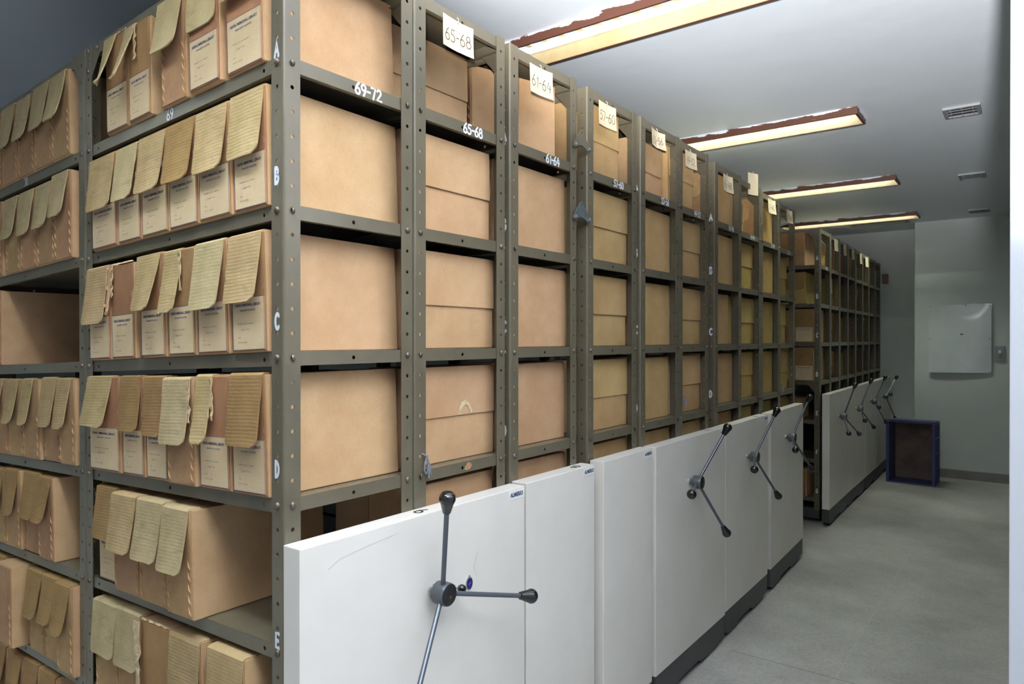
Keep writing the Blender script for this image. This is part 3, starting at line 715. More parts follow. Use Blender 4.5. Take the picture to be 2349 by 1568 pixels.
# small maker plate on the top bar
pl = bx('maker_plate', -0.018, 0.018, -0.001, 0.0, -0.011, 0.011, M['black'], pL['s3'], loc=(-0.44, 0.0030, -0.002))
bm = bmesh.new()
for a in ((-.018, .018, .009, .011), (-.018, .018, -.011, -.009), (-.018, -.016, -.011, .011), (.016, .018, -.011, .011), (-.010, -.003, -.004, .004), (.001, .010, -.002, .006)): box(bm, a[0], a[1], -0.0016, -0.001, a[2], a[3])
link('plate_rim', mesh(bm, 'plate_rim', M['zinc']), None, pl)
for i, (y0, y1) in enumerate(FAR):
    D = y1-y0; X = rx((y0+y1)/2)
    lz = {c: 0.61+0.07-0.305*k for k, c in enumerate('ABCDEFG')}
    r, p = rack('grey-olive steel rack past the gap, ' + ['nearest of the far group, lettered A to G', 'second in the far group', 'third in the far group', 'fourth in the far group', 'fifth in the far group', 'sixth in the far group', 'seventh in the far group', 'last of all, against the back wall'][i],
                X, y0, D=D, letters='ABCDEFG' if i == 0 else None, lz=lz, bolts=False, number='29-32' if i == 0 else None, corner_bolts=(i == 0), extra_plate=(i == 0), group='steel racks along the aisle')
    racks.append((r, p, X, y0, D))

# ------------------------------------------------------------------ boxes on the left face of the near racks
RY = -math.atan(SLOPE)
n_ = dict(m='flap'); pale = dict(m='flap_pale', st=False); br = dict(m='flap_brown')
def F(**k): return k
# x0, x1, front offset y, front kind, flap, description
ROWS = {
 2: [(-.890, -.812, .150, 'none', None, 'dark box pushed far back'),
     (-.7928, -.6657, -.004, 'label', F(w=.55, x=-.24, L=.135, out=.030, m='flap_pale', ragged=.003, swing=-.012, twist=.3, st=False), 'labelled box, torn pale strip at its left'),
     (-.6559, -.5371, -.006, 'label', F(w=.50, x=-.34, L=.150, out=.040, m='flap_pale', ragged=.003, swing=-.022, twist=.3, st=False, tear=1), 'labelled box, ragged flap curling off its left'),
     (-.4908, -.3705, -.004, 'plain', F(w=.98, x=-.06, L=.135, out=.024, m='flap_pale', st=False), 'unlabelled stapled box, pale square-cut flap'),
     (-.3507, -.2185, -.008, 'label', F(w=.96, x=-.01, L=.118, out=.004, m='flap_pale', st=False), 'labelled box, worn frayed label edge'),
     (-.2026, -.0605, -.002, 'label', F(w=.90, x=-.04, L=.105, out=.016), 'labelled box, short flap')],
 1: [(-.884, -.7303, -.004, 'label', F(w=.97, L=.150, out=.014), 'labelled box, wide ribbed flap'), (-.7242, -.5954, -.004, 'label', F(w=.90, L=.148, out=.020, ragged=.0015, m='flap_pale'), 'labelled box, creased flap torn lower right'),
     (-.5917, -.4556, -.004, 'label', F(w=.95, L=.150, out=.018), 'labelled box, smooth ribbed flap'), (-.4522, -.3177, -.004, 'label', F(w=.95, L=.150, out=.020, m='flap_brown'), 'labelled box, browner water-stained flap'),
     (-.3157, -.1792, -.004, 'label', F(w=.93, L=.150, out=.016), 'labelled box, ribbed flap scribbled below'), (-.174, -.0456, -.002, 'label', F(w=.96, L=.148, out=.016), 'labelled box, flap touching the corner post')],
 0: [(-.899, -.7661, -.005, 'label', F(w=.95, x=-.05, L=.160, out=.016, twist=-.05), 'labelled box, long yellowish flap'), (-.7632, -.6304, -.004, 'label', F(w=.20, x=-.46, L=.135, out=.012, ragged=.004, m='kraft', st=False, tear=1), 'labelled box, only a torn flap sliver'),
     (-.5958, -.4661, -.005, 'label', F(w=.92, x=-.10, L=.145, out=.024, twist=.12, swing=-.008), 'labelled box, flap swung to the left'), (-.4572, -.3294, -.004, 'label', F(w=.62, x=-.26, L=.155, out=.020, ragged=.0015, m='flap', tear=1), 'labelled box, half-width flap torn on top'),
     (-.3217, -.1914, -.004, 'label', F(w=.94, x=-.05, L=.158, out=.020, m='flap_pale'), 'labelled box, broad creased flap'), (-.1822, -.0494, -.002, 'label', F(w=.93, x=-.05, L=.152, out=.017), 'labelled box, ribbed flap, scuffed label edge')],
 -1: [(-.899, -.7135, -.005, 'label', F(w=.80, x=-.10, L=.140, out=.022, swing=-.012, m='flap'), 'wide labelled box, slanting folded flap'), (-.7004, -.5803, -.004, 'label', F(w=.95, x=-.04, L=.145, out=.012, m='flap_brown', ragged=.001), 'labelled box, brown flap taped across'),
      (-.5703, -.4585, -.004, 'label', F(w=.98, x=-.02, L=.150, out=.010, m='flap_brown'), 'labelled box, straight brown flap'), (-.4501, -.320, -.012, 'plain', F(w=.98, x=-.08, L=.160, out=.014, m='flap_pale', tear=1, st=False), 'unlabelled box, pale flap torn upper right'),
      (-.3142, -.1852, -.004, 'label', F(w=.55, x=-.26, L=.158, out=.022, ragged=.003, tear=1), 'labelled box, narrow curled flap'), (-.1776, -.0455, -.004, 'label', F(w=.95, x=-.04, L=.158, out=.016, m='flap_brown'), 'labelled box, broad brown flap')],
 -2: [(-.8669, -.7424, .006, 'label', F(w=1.0, x=-.02, L=.145, out=.018, m='flap_brown'), 'labelled box, dark brown ribbed flap'), (-.7250, -.5810, -.016, 'plain', F(w=.94, x=-.05, L=.150, out=.019), 'stapled box, ribbed greenish flap'),
      (-.5780, -.4350, -.018, 'plain', F(w=.92, x=-.05, L=.150, out=.021, m='flap_pale'), 'stapled box, smooth flap, pointed lower left'), (-.4320, -.3090, -.024, 'plain', F(w=.95, x=-.06, L=.152, out=.021, m='flap_pale'), 'stapled box, broad plain side showing')],
 -3: [(-.853, -.712, -.010, 'plain', F(w=1.0, x=-.02, L=.145, out=.010, m='flap_pale'), 'box, square pale flap'), (-.707, -.576, -.012, 'plain', F(w=1.02, x=-.03, L=.150, out=.010, m='flap_pale'), 'box, creased grey-brown flap'),
      (-.572, -.430, -.014, 'red', None, 'reddish box, flap ripped away'), (-.426, -.287, -.014, 'plain', F(w=1.0, x=0, L=.175, out=.010, m='flap'), 'box, broad ribbed flap'),
      (-.250, -.108, -.014, 'plain', F(w=1.0, x=-.02, L=.150, out=.012, m='flap'), 'box, broad flap nearest the corner post')]}
sd = 10
for lv, rows in ROWS.items():
    for k, (x0, x1, y, kind, fl, desc) in enumerate(rows):
        sd += 7; xc = (x0+x1)/2; z = lv*LV+0.0146+SLOPE*xc
        b = archive_box(x0+.0006, x1-.0006, y, z, '%s, %s from left, %s of corner rack' % (desc, ORD[k], SHELFNAME[lv]), 'boxes on the corner rack, ' + SHELFNAME[lv],
                        h=0.256+random.Random(sd).uniform(-.004, .004), d=.368 if y < .1 else .18, ry=RY, front=kind, flap=fl, seed=sd, stitches=2 if kind == 'plain' else 0, top_open=('ripped' in desc or 'sliver' in desc or 'torn pale' in desc))
        if 'ripped' in desc: link('torn_edge', tear_me(5, 0.03, 0.17), None, b, (-(x1-x0)/2-0.002, -0.010, 0.165))
LEFT = {
 2: [(-1.760, -1.6024, 0), (-1.5941, -1.4572, 0), (-1.4533, -1.3151, 0), (-1.3114, -1.1698, 0), (-1.1665, -1.0324, -.004)],
 1: [(-1.766, -1.6006, 0), (-1.5674, -1.4362, 0), (-1.4324, -1.2956, 0), (-1.292, -1.1518, 0), (-1.1485, -1.0189, -.004)],
 0: [(-1.745, -1.6031, -.004)],
 -1: [(-1.7044, -1.5496, 0), (-1.5476, -1.414, 0), (-1.4102, -1.2714, -.003), (-1.2532, -1.123, .004), (-1.1198, -1.0042, -.002)],
 -2: [(-1.715, -1.5602, -.004), (-1.5582, -1.4276, -.004), (-1.4124, -1.277, .004), (-1.2735, -1.1543, -.006)],
 -3: [(-1.707, -1.5739, .004), (-1.5401, -1.3957, -.040), (-1.3547, -1.2268, -.004), (-1.2268, -1.1074, -.004), (-1.1042, -.985, -.016)],
 -4: [(-1.690, -1.545, 0), (-1.540, -1.405, 0), (-1.400, -1.265, 0), (-1.260, -1.125, 0)]}
LD = {2: 'pale smooth flap', 1: 'creased pale flap', 0: 'flap', -1: 'narrow ribbed brown flap', -2: 'long brown flap', -3: 'drooping brown flap', -4: 'shaded flap'}
for lv, rows in LEFT.items():
    for k, (x0, x1, y) in enumerate(rows):
        sd += 7; rg = random.Random(sd); xc = (x0+x1)/2; z = lv*LV+0.0146+SLOPE*xc
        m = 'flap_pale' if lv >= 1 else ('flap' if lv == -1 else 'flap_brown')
        fl = F(w=.88+rg.uniform(-.04, .04), taper=.20, x=-.06+rg.uniform(-.02, .02), L=(.140 if lv > 0 else .150)+rg.uniform(-.008, .006), out=.019+rg.uniform(-.004, .004), m=m, st=False, rr=.024)
        if lv == -1: fl['w'] = (.7, .72, .62, .85, .82)[k]; fl['x'] = -.12
        desc = 'stitched box, ' + LD[lv]
        if lv == -3 and k == 1: fl = None; desc = 'box pulled forward, flap torn off'
        if lv == 0: desc = 'lone box, broad plain side showing'
        b = archive_box(x0+.0006, x1-.0006, y, z, '%s, %s from left, %s of rack 70' % (desc, ORD[k], SHELFNAME[lv]), 'boxes on the rack painted 70, ' + SHELFNAME[lv],
                    h=0.256+rg.uniform(-.004, .004), d=.36, ry=RY, front='plain', flap=fl, seed=sd, stitches=2)
        if lv == -3 and k == 1: link('torn_edge', tear_me(9, 0.02, 0.16), None, b, (-(x1-x0)/2-0.001, -0.006, 0.17))

# ------------------------------------------------------------------ end boxes seen from the aisle
def end_box(i, lv, pos, fo, w=.135, h=.256, xin=0.0, d=.361, extra='', front='label', tone=None):
    """i rack index, pos 0 nearest the aisle; fo = distance of the box front from the rack's open face"""
    r, p, X, Y0, D = racks[i]; odd = i % 2 == 1
    x1 = X-0.043-xin-pos*(w+.004); x0 = x1-w; z = lv*LV+0.0142
    global sd
    sd += 7; d = min(d, D-.010-(fo if fo < .02 else 0))
    nm = NEAR[i][2] if i < 10 else None
    where = ('rack %s' % nm) if (nm and i < 7) else (['', '', '', '', '', '', '', 'the eighth rack', 'the ninth rack', 'the tenth rack', 'the first rack past the gap', 'the second rack past the gap', 'the third rack past the gap', 'the fourth rack past the gap', 'the fifth rack past the gap', 'the sixth rack past the gap', 'the seventh rack past the gap', 'the last rack'][i])
    a = 'lapped side' if odd else 'plain side'
    lab = ('end box, %s to the aisle%s, %s of %s' % (a, extra, SHELFNAME[lv], where)) if pos == 0 else ('box tucked behind the end box%s, %s of %s' % (extra, SHELFNAME[lv], where))
    grp = 'end boxes facing the aisle'
    rg = random.Random(sd)
    if odd: b = archive_box(x0, x1, Y0+D-fo, z, lab, grp, h=h, d=d, rz=PI+rg.uniform(-.01, .01), front=front, flap=None, side_flap=rg.uniform(.50, .56), seed=sd, stitches=0, tone=tone, body='kraft_far' if i > 6 else ('kraft_mid' if i > 2 else None))
    else: b = archive_box(x0, x1, Y0+fo, z, lab, grp, h=h, d=d, rz=rg.uniform(-.01, .01), front='plain', stitches=2, flap=F(w=.82, x=-.07, L=.14, out=.010, st=False, m='kraft_stitched'), side_flap=.53, seed=sd, tone=tone, body='kraft_far' if i > 6 else ('kraft_mid' if i > 2 else None))
    return b
END = {  # (rack, level): list of (pos, front offset, kwargs)
 (1, 2): [(0, .004, dict(xin=.100, extra=', set deep in'))],
 (1, 1): [(0, .022, dict(d=.34)), (1, .004, {})], (1, 0): [(0, .006, {}), (1, .004, {})], (1, -1): [(0, .003, dict(extra=', ragged bite torn out'))], (1, -2): [(0, .012, {}), (1, .004, {})],
 (2, 2): [(0, .010, dict(d=.33, extra=', sitting askew'))], (2, 1): [(0, .004, {})], (2, 0): [(0, .004, {})], (2, -1): [(0, .004, {})], (2, -2): [(0, .004, {})],
 (3, 2): [(0, .075, dict(d=.29)), (1, .03, dict(h=.19))], (3, 1): [(0, .003, {})], (3, 0): [(0, .012, dict(d=.35)), (1, .004, dict(extra=', white label showing'))], (3, -1): [(0, .003, {})], (3, -2): [(0, .003, {})],
  (4, 1): [(0, .004, {})], (4, 0): [(0, .004, {})], (4, -1): [(0, .004, dict(d=.335)), (1, .004, {})], (4, -2): [(0, .004, {})],
 (5, 2): [(0, .090, dict(d=.27)), (1, .004, {})], (5, 1): [(0, .006, {})], (5, 0): [(0, .003, {})], (5, -1): [(0, .003, {})], (5, -2): [(0, .004, {})],
 (6, 2): [(0, .004, {})], (6, 1): [(0, .004, {})], (6, 0): [(0, .004, dict(d=.30)), (1, .004, dict(d=.34))], (6, -1): [(0, .004, dict(d=.355))], (6, -2): [(0, .004, dict(d=.34))],
 (7, 2): [(0, .01, dict(h=.20, xin=.06))], (7, 1): [(0, .03, dict(d=.34)), (1, .01, {})], (7, 0): [(0, .006, {})], (7, -1): [(0, .035, dict(d=.33)), (1, .006, {})], (7, -2): [(0, .06, dict(d=.30))],
 (8, 2): [(0, .02, dict(d=.33))], (8, 1): [(0, .004, {})], (8, 0): [(0, .004, {})], (8, -1): [(0, .004, dict(d=.35))], (8, -2): [(0, .004, dict(d=.33))],
 (9, 1): [(0, .06, dict(d=.30)), (1, .03, {})], (9, 0): [(0, .08, dict(d=.28)), (1, .03, {})], (9, -1): [(0, .02, dict(d=.33)), (1, .01, {})], (9, -2): [(0, .05, dict(d=.30))]}
made = {}
for (i, lv), L in END.items():
    for pos, fo, kw in L: made[(i, lv, pos)] = end_box(i, lv, pos, fo, **kw)
archive_box(-.13, .17, 0, 2*LV+.0142, 'box turned with its flapped front to the aisle, top shelf of rack 53-56', 'end boxes facing the aisle', h=.225, d=.26, front='red', tone='kraft', flap=F(w=.98, L=.125, out=.004, st=False, m='kraft', taper=.03), seed=991).matrix_world = Matrix.Translation((-.062, 1.80, 2*LV+.0142)) @ Matrix.Rotation(PI/2+.03, 4, 'Z')
made[(2, 2, 0)].matrix_world = Matrix.Translation((-.2215, .797, 2*LV+.0142)) @ Matrix.Rotation(-.30, 4, 'Z')
# bite torn from the lapped side of one box
b = made[(1, -1, 0)]
bm = bmesh.new(); ar = arc(0, 0, .030, .042, 8, 172, 16); rgx = random.Random(3)
inn = [(p[0]*.70, p[1]*.70) for p in ar]
va = [bm.verts.new((0, p[0]+rgx.uniform(-.002, .002), p[1]+rgx.uniform(-.002, .002))) for p in ar]; vb = [bm.verts.new((-0.0008, p[0]+rgx.uniform(-.001, .001), p[1]+rgx.uniform(-.001, .001))) for p in inn]
for k in range(len(va)-1): bm.faces.new((va[k], va[k+1], vb[k+1], vb[k]))
link('torn_edge', mesh(bm, 'torn_edge', M['cut']), None, b, (-.135/2-.0058, .131, .118))
bm = bmesh.new(); bm.faces.new([bm.verts.new((0, p[0], p[1])) for p in inn]); 
o = link('exposed_side', mesh(bm, 'exposed_side', M['kraft']), None, b, (-.135/2-.0050, .131, .118))
# white label seen beside the end box on the third shelf of 57-60
o = bx('white_label', -.045, .045, -.0035, -.0022, .0, .075, M['sticker'], made[(3, 0, 1)], loc=(0, 0, .02))

# far group, beyond the gap: fronts face the gap
XF = racks[10][2]; YF = racks[10][3]
FARB = [(2, -.30, -.115, .26, 'plain', 'tall brown box with a lapped front'), (1, -.30, -.105, .25, 'plain', 'yellowish box clear of the corner post'),
        (0, -.190, -.046, .262, 'label', 'white-labelled box beside the corner post'), (0, -.335, -.195, .255, 'red', 'box left of the white-labelled one'),
        (-1, -.190, -.046, .262, 'label', 'white-labelled box beside the corner post'), (-1, -.335, -.195, .258, 'label', 'labelled box left of the corner one'),
        (-2, -.34, -.16, .16, 'red', 'low dark box'), (-3, -.40, -.26, .25, 'red', 'dark upright box'), (-4, -.30, -.10, .22, 'red', 'dark box'), (-4, -.45, -.32, .20, 'red', 'small dark box')]
for k, (lv, x0, x1, h, kind, desc) in enumerate(FARB):
    sd += 7
    archive_box(XF+x0, XF+x1, YF+.006, lv*LV+.0142, '%s, %s of first rack past the gap' % (desc, SHELFNAME[lv]), 'boxes facing the gap', h=h, d=.30, front=kind, flap=F(w=.98, x=0, L=h*.53, out=.004, st=False, m='flap_brown'), seed=sd, body='kraft_far' if k == 1 else None, tone='kraft_far' if k == 1 else None)
FD = [(11, (2, 1, 0, -1)), (12, (2, 1, 0, -1)), (13, (1, 0, -1)), (14, (2, 1, 0, -1)), (15, (0,)), (16, (1, 0, -1)), (17, (2, 1))]
for i, lvs in FD:
    for lv in lvs:
        rg = random.Random(i*31+lv); end_box(i, lv, 0, .01 if i % 2 == 0 else .12, d=rg.uniform(.17, .26), h=rg.uniform(.20, .255))

# ------------------------------------------------------------------ cream end panels with hand wheels
def end_panel(xf0, y0, xf1, y1, zt, label, number=None, sticker=True, hub=None, badge=False, th=0.054, stk=0.036):
    L = math.hypot(y1-y0, xf1-xf0); a = math.atan2(-(xf1-xf0), (y1-y0))
    r = empty('end_panel', (xf0, y0, ZF), a); tag(r, label, 'end panel', 'cream end panels of the racks')
    zb = 0.130; H = zt-ZF
    bm = bmesh.new(); box(bm, -th, 0, 0, L, zb, H, 0.0022, 2); link('panel_body', mesh(bm, 'panel_body', M['panel']), None, r)
    bm = bmesh.new(); pr = [(0, zb-.002), (L, zb-.002), (L, .030), (L*.90, .030), (L*.86, .016), (L*.62, .016), (L*.58, .030), (L*.30, .030), (L*.26, .014), (L*.06, .014), (L*.02, .030), (0, .030)]
    f = [bm.verts.new((-.003, p[0], p[1])) for p in pr]; g = [bm.verts.new((-th, p[0], p[1])) for p in pr]
    bm.faces.new(f); bm.faces.new(list(reversed(g)))
    for k in range(len(pr)): bm.faces.new((f[k], f[(k+1) % len(pr)], g[(k+1) % len(pr)], g[k]))
    link('kick_plate', mesh(bm, 'kick_plate', M['kick']), None, r)
    for yy in (L*.2, L*.8):   # rail wheels under the carriage
        bm = bmesh.new(); lathe(bm, [(.028, 0), (.028, .02)], 20, aim((-th+.012, yy, .028), (1, 0, 0))); link('wheel', mesh(bm, 'wheel', M['steel'], True), None, r)
    if number: link('stencilled_number', brush(number, .040, .0055), M['black'], r, (-th*.52, L*.485 if number == '9' else L*.80, H+.0006), (0, 0, PI))
    if sticker:
        s = bx('sticker', 0.0002, 0.0008, -stk, stk, -.0125, .0125, M['sticker'], r, loc=(0, L-stk-.003, H-.018))
        link('sticker_print', printed('ALMERIO', .0165, .0006, .060 if stk > .03 else .052), M['navy'], s, (.0012, 0, 0), ROT_AISLE)
    if hub:
        hy, hz, ph = hub; Ls = .2640; t = .30; X0 = .075
        q = Vector((0, 0, 0))
        wroot = Vector((0, (hy-y0)/math.cos(a), hz-ZF))
        bm = bmesh.new(); lathe(bm, [(.0145, 0), (.0145, .006), (.012, .008), (.012, .012)], 20, aim((0, 0, 0), (1, 0, 0))); 
        wh = link('hand_wheel', mesh(bm, 'hand_wheel', M['steel'], True), None, r, wroot)
        bm = bmesh.new(); lathe(bm, [(.0128, .009), (.0128, .014), (.020, .018), (.0265, .021), (.028, .026), (.028, .052), (.0272, .057), (.0258, .0585), (.0252, .056)], 28, aim((0, 0, 0), (1, 0, 0)))
        link('hub', mesh(bm, 'hub', M['hub'], True), None, wh)
        bm = bmesh.new(); lathe(bm, [(.0252, .0575), (.023, .0592), (0, .0596)], 24, aim((0, 0, 0), (1, 0, 0))); link('hub_cap', mesh(bm, 'hub_cap', M['hubcap'], True), None, wh)
        for k in range(3):
            p = ph-k*2*PI/3-a*0; d = Vector((math.sin(t), math.cos(t)*math.cos(p), math.cos(t)*math.sin(p)))
            o0 = Vector((.036, 0, 0)); 
            bm = bmesh.new(); lathe(bm, [(.0060, .022), (.0060, Ls-.020)], 14, aim(o0, d)); link('spoke', mesh(bm, 'spoke', M['spoke'], True), None, wh)
            bm = bmesh.new(); prof = [(.0088, Ls-.028), (.0098, Ls-.0275), (.0165, Ls+.000), (.0190, Ls+.006), (.0192, Ls+.010), (.0180, Ls+.016), (.0145, Ls+.0215), (.0085, Ls+.0252), (0, Ls+.0265)]
            lathe(bm, prof, 24, aim(o0, d)); link('knob', mesh(bm, 'knob', M['knob'], True), None, wh)
    if badge:
        by = .5173-y0; bz = -.5945-ZF
        bm = bmesh.new(); lathe(bm, [(.0135, 0), (.0135, .0018), (.012, .0024)], 28, aim((0, 0, 0), (1, 0, 0)) @ Matrix.Diagonal((1.30, 1.0, 1, 1)))
        o = link('badge', mesh(bm, 'badge', M['steel'], True), None, r, (0, by, bz))
        bm = bmesh.new(); lathe(bm, [(.0112, .0025), (0, .0028)], 28, aim((0, 0, 0), (1, 0, 0)) @ Matrix.Diagonal((1.30, 1.0, 1, 1)))
        link('badge_face', mesh(bm, 'badge_face', M['badge'], True), None, o)
        bm = bmesh.new(); tube(bm, [(.0032, -.004, -.003), (.0032, -.001, .001), (.0032, .002, .000), (.0032, .004, .004)], .0006, 6); link('badge_mark', mesh(bm, 'badge_mark', M['steel']), None, o)
        bm = bmesh.new(); lathe(bm, [(.0032, 0), (.0032, .002), (0, .0032)], 12, aim((0, 0, .0185), (1, 0, 0))); link('screw', mesh(bm, 'screw', M['steel'], True), None, o)
        bm = bmesh.new(); lathe(bm, [(.0042, 0), (.0042, .022), (.0030, .024)], 14, aim((0, 0, 0), (1, 0, 0))); k_ = link('lock_pin', mesh(bm, 'lock_pin', M['steel'], True), None, r, (0, .4520-y0, -.583-ZF))
        bm = bmesh.new(); lathe(bm, [(.004, .022), (.0085, .025), (.0112, .031), (.0105, .037), (.007, .0415), (0, .043)], 20, aim((0, 0, 0), (1, 0, 0))); link('pin_knob', mesh(bm, 'pin_knob', M['knob'], True), None, k_)
        for pts in (((.0006, .07, .960), (.0006, .10, .975), (.0006, .18, .985), (.0006, .27, .992)), ((.0006, .5475-y0, .815), (.0006, .538, .845), (.0006, .553, .880))):
            bm = bmesh.new(); tube(bm, pts, .0003, 5); link('scratch', mesh(bm, 'scratch', M['scuff']), None, r)
def hubp(X, Y, Z, Xn):
    s = (1.23-Xn)/(1.23-X); return (-.854+(Y+.854)*s, .0385+(Z-.0385)*s)
PAN = [(.055, -.002, .055, .763, -.382, 'cream end panel nearest the camera, with hand wheel and blue badge', '9', True, (.14, .325, -.545, 1.847), True),
       (.054, .774, .054, 1.160, -.378, 'narrow cream end panel without a wheel, second from the camera', '8', True, None, False),
       (.061, 1.210, .058, 1.588, -.376, 'narrow cream end panel without a wheel, standing proud of its neighbour', None, True, None, False),
       (.056, 1.625, .051, 2.390, -.379, 'wide cream end panel with the second hand wheel from the camera', '7', True, (.109, 1.906, -.553, 1.023), False),
       (.042, 2.420, .033, 3.100, -.381, 'wide cream end panel with the third hand wheel from the camera', '6', True, (.096, 2.672, -.553, 1.111), False),
       (.027, 3.180, .002, 3.960, -.383, 'last cream end panel before the gap in the row', None, False, (.062, 3.464, -.547, 1.178), False),
       (-.035, 4.860, -.050, 5.580, -.383, 'first cream end panel past the gap, its narrow edge lit', None, False, (.066, 4.846, -.545, 1.449), False),
       (-.052, 5.590, -.062, 6.400, -.383, 'second cream end panel past the gap', None, False, (.046, 5.562, -.544, 1.346), False),
       (-.064, 6.430, -.074, 7.230, -.383, 'third cream end panel past the gap', None, False, (-.010, 6.533, -.558, 1.162), False),
       (-.080, 7.260, -.092, 8.060, -.383, 'last cream end panel, half behind the blue crate', None, False, (-.015, 7.187, -.550, .884), False)]
for x0, y0, x1, y1, zt, lab, num, st, hb, bad in PAN:
    if hb:
        xn = (x0+x1)/2+.036; hy, hz = hubp(hb[0], hb[1], hb[2], xn); hb = (hy, hz, hb[3])
    end_panel(x0, y0, x1, y1, zt, lab, num, st, hb, bad, stk=.036 if y0 < .5 else .032)

# ------------------------------------------------------------------ hanging cards, clips, cords
def card(X, yc, zt, w_, h_, text, label, tilt=0.0, curl=0.010, yaw=0.0, th=.0042, below=True):
    r = empty('numbered_card', (X, yc, zt), yaw); tag(r, label, 'card', 'cream cards hanging from the top bars')
    bm = bmesh.new(); nx, ny = 10, 6; g = []
    for i in range(nx+1):
        col = []
        for j in range(ny+1):
            u = -1+2*i/nx; v = j/ny; y = u*w_/2; z = -v*h_
            x = .0015+curl*(u*u*.55+v*v*.35)*(1 if u > 0 else .6)
            y2 = y*math.cos(tilt)-z*math.sin(tilt); z2 = y*math.sin(tilt)+z*math.cos(tilt)
            col.append(bm.verts.new((x, y2, z2)))
        g.append(col)
    for i in range(nx):
        for j in range(ny): bm.faces.new((g[i][j], g[i+1][j], g[i+1][j+1], g[i][j+1]))
    thick(bm, 0.0005)
    link('card', mesh(bm, 'card', M['tag']), None, r)
    if text:
        me = brush(text, h_*.40, th*h_/.085*.52)
        for v in me.vertices:   # bend the writing with the card
            u = v.co.x/(w_/2); vv = .56-v.co.y/h_
            v.co.z += .0036+curl*(u*u*.55+vv*vv*.35)*(1 if u > 0 else .6)
        link('handwriting', me, M['pen'], r, (0, h_*.56*math.sin(tilt), -h_*.56*math.cos(tilt)), (PI/2, tilt, PI/2))
    bm = bmesh.new(); lathe(bm, [(.0022, 0), (0, .0002)], 10, aim((.0036, 0, -.006), (1, 0, 0))); link('punched_hole', mesh(bm, 'punched_hole', M['dark']), None, r)
    bm = bmesh.new(); tube(bm, [(.0038, 0, -.006), (.0055, .001, .002), (.0035, .000, .008), (.000, 0, .010)], .0008, 6); link('string', mesh(bm, 'string', M['string']), None, r)
card(.001, .532, .880, .118, .082, '65-68', 'cream card handwritten 65-68 hanging from the top bar', tilt=-.02)
card(.001, .917, .876, .120, .086, '61-64', 'cream card handwritten 61-64 hanging from the top bar', tilt=.02)
card(.001, 1.332, .876, .120, .084, '57-60', 'cream card handwritten 57-60 hanging beside the clipped post', tilt=-.01)
card(.001, 1.740, .878, .112, .070, '53-56', 'curled cream card handwritten 53-56', tilt=-.05, curl=.022)
card(.001, 2.080, .868, .118, .074, '49-52', 'cream card handwritten 49-52', tilt=.02)
card(-.025, 2.610, .866, .125, .085, '45-48', 'cream card handwritten 45-48, pinned just before the card standing edge-on', curl=.016)
card(-.040, 3.060, .965, .085, .122, None, 'blank cream card standing up above the top bar, turned aside', yaw=-.35, curl=.004)
card(-.055, 3.430, .880, .130, .085, '37-40', 'small cream card on the second last rack before the gap', curl=.02)
card(-.068, 3.850, .880, .120, .085, '33-36', 'small cream card on the last rack before the gap, bright ceiling behind it', curl=.02)
for k, (y, w2) in enumerate(((5.49, .12), (5.88, .10), (6.28, .10), (6.72, .09), (7.08, .13))):
    card(rx(y)+.002, y, .885, w2, .10, None, 'small pale card on the far group of racks, %s of the five' % ['nearest', 'second', 'third', 'fourth', 'farthest'][k], curl=.012)
def clip(y, z, m, label):
    r = empty('post_clip', (0, y, z)); tag(r, label, 'clip', 'triangular clips joining two posts')
    bm = bmesh.new(); pr = [(0, .053), (.007, .050), (.053, .000), (.054, -.012), (.043, -.015), (.026, -.005), (.002, .001), (-.022, -.004), (-.036, -.013), (-.047, -.013), (-.049, .000), (-.009, .048)]
    f = [bm.verts.new((.0105, p[0], p[1])) for p in pr]; g = [bm.verts.new((.0080, p[0], p[1])) for p in pr]
    bm.faces.new(f); bm.faces.new(list(reversed(g)))
    for k in range(len(pr)): bm.faces.new((f[k], f[(k+1) % len(pr)], g[(k+1) % len(pr)], g[k]))
    link('plate', mesh(bm, 'plate', m), None, r)
    for yy in (-.042, .046):
        bm = bmesh.new(); lathe(bm, [(.0035, -.008), (.0035, .0), (.0068, .001), (.0068, .006), (.003, .0075), (0, .008)], 6, aim((.0105, yy, -.005), (1, 0, 0))); link('bolt', mesh(bm, 'bolt', M['zinc']), None, r)
    bm = bmesh.new(); lathe(bm, [(.003, 0), (0, .0002)], 10, aim((.0107, 0, .042), (1, 0, 0))); link('hole', mesh(bm, 'hole', M['dark']), None, r)
clip(1.150, .688, M['rack'], 'grey-painted triangular clip joining two posts, the upper one')
clip(1.150, .448, M['zinc'], 'bare zinc triangular clip joining two posts, the lower one')
def cord(X, y, z, label, s=1.0):
    r = empty('tied_cord', (X, y, z)); tag(r, label, 'cord', 'cords tied to the posts')
    bm = bmesh.new(); P = [(.001, .000, .0), (.006, .004, -.002), (.007, .011, -.008), (.006, .007, -.022), (.006, .004, -.040), (.007, .009, -.052), (.007, .015, -.044), (.007, .016, -.020), (.007, .012, -.006)]
    tube(bm, [(p[0], p[1]*s, p[2]*s) for p in P], .0022*s, 8); link('loop', mesh(bm, 'loop', M['cord'], True), None, r)
    bm = bmesh.new(); tube(bm, [(.007, .012*s, -.004*s), (.009, .018*s, -.03*s), (.009, .017*s, -.062*s)], .0028*s, 8); tube(bm, [(.007, .010*s, -.004*s), (.008, .022*s, -.03*s), (.008, .026*s, -.058*s)], .0022*s, 8)
    link('tail', mesh(bm, 'tail', M['cord'], True), None, r)
cord(.001, .398, -.248, 'grey cord looped through the post beside the torn box')
cord(.001, 2.006, -.205, 'grey cord tied to the post past the 53-56 rack', .9)
cord(-.064, 3.700, -.245, 'grey cord tied to the post of the last rack before the gap', .9)
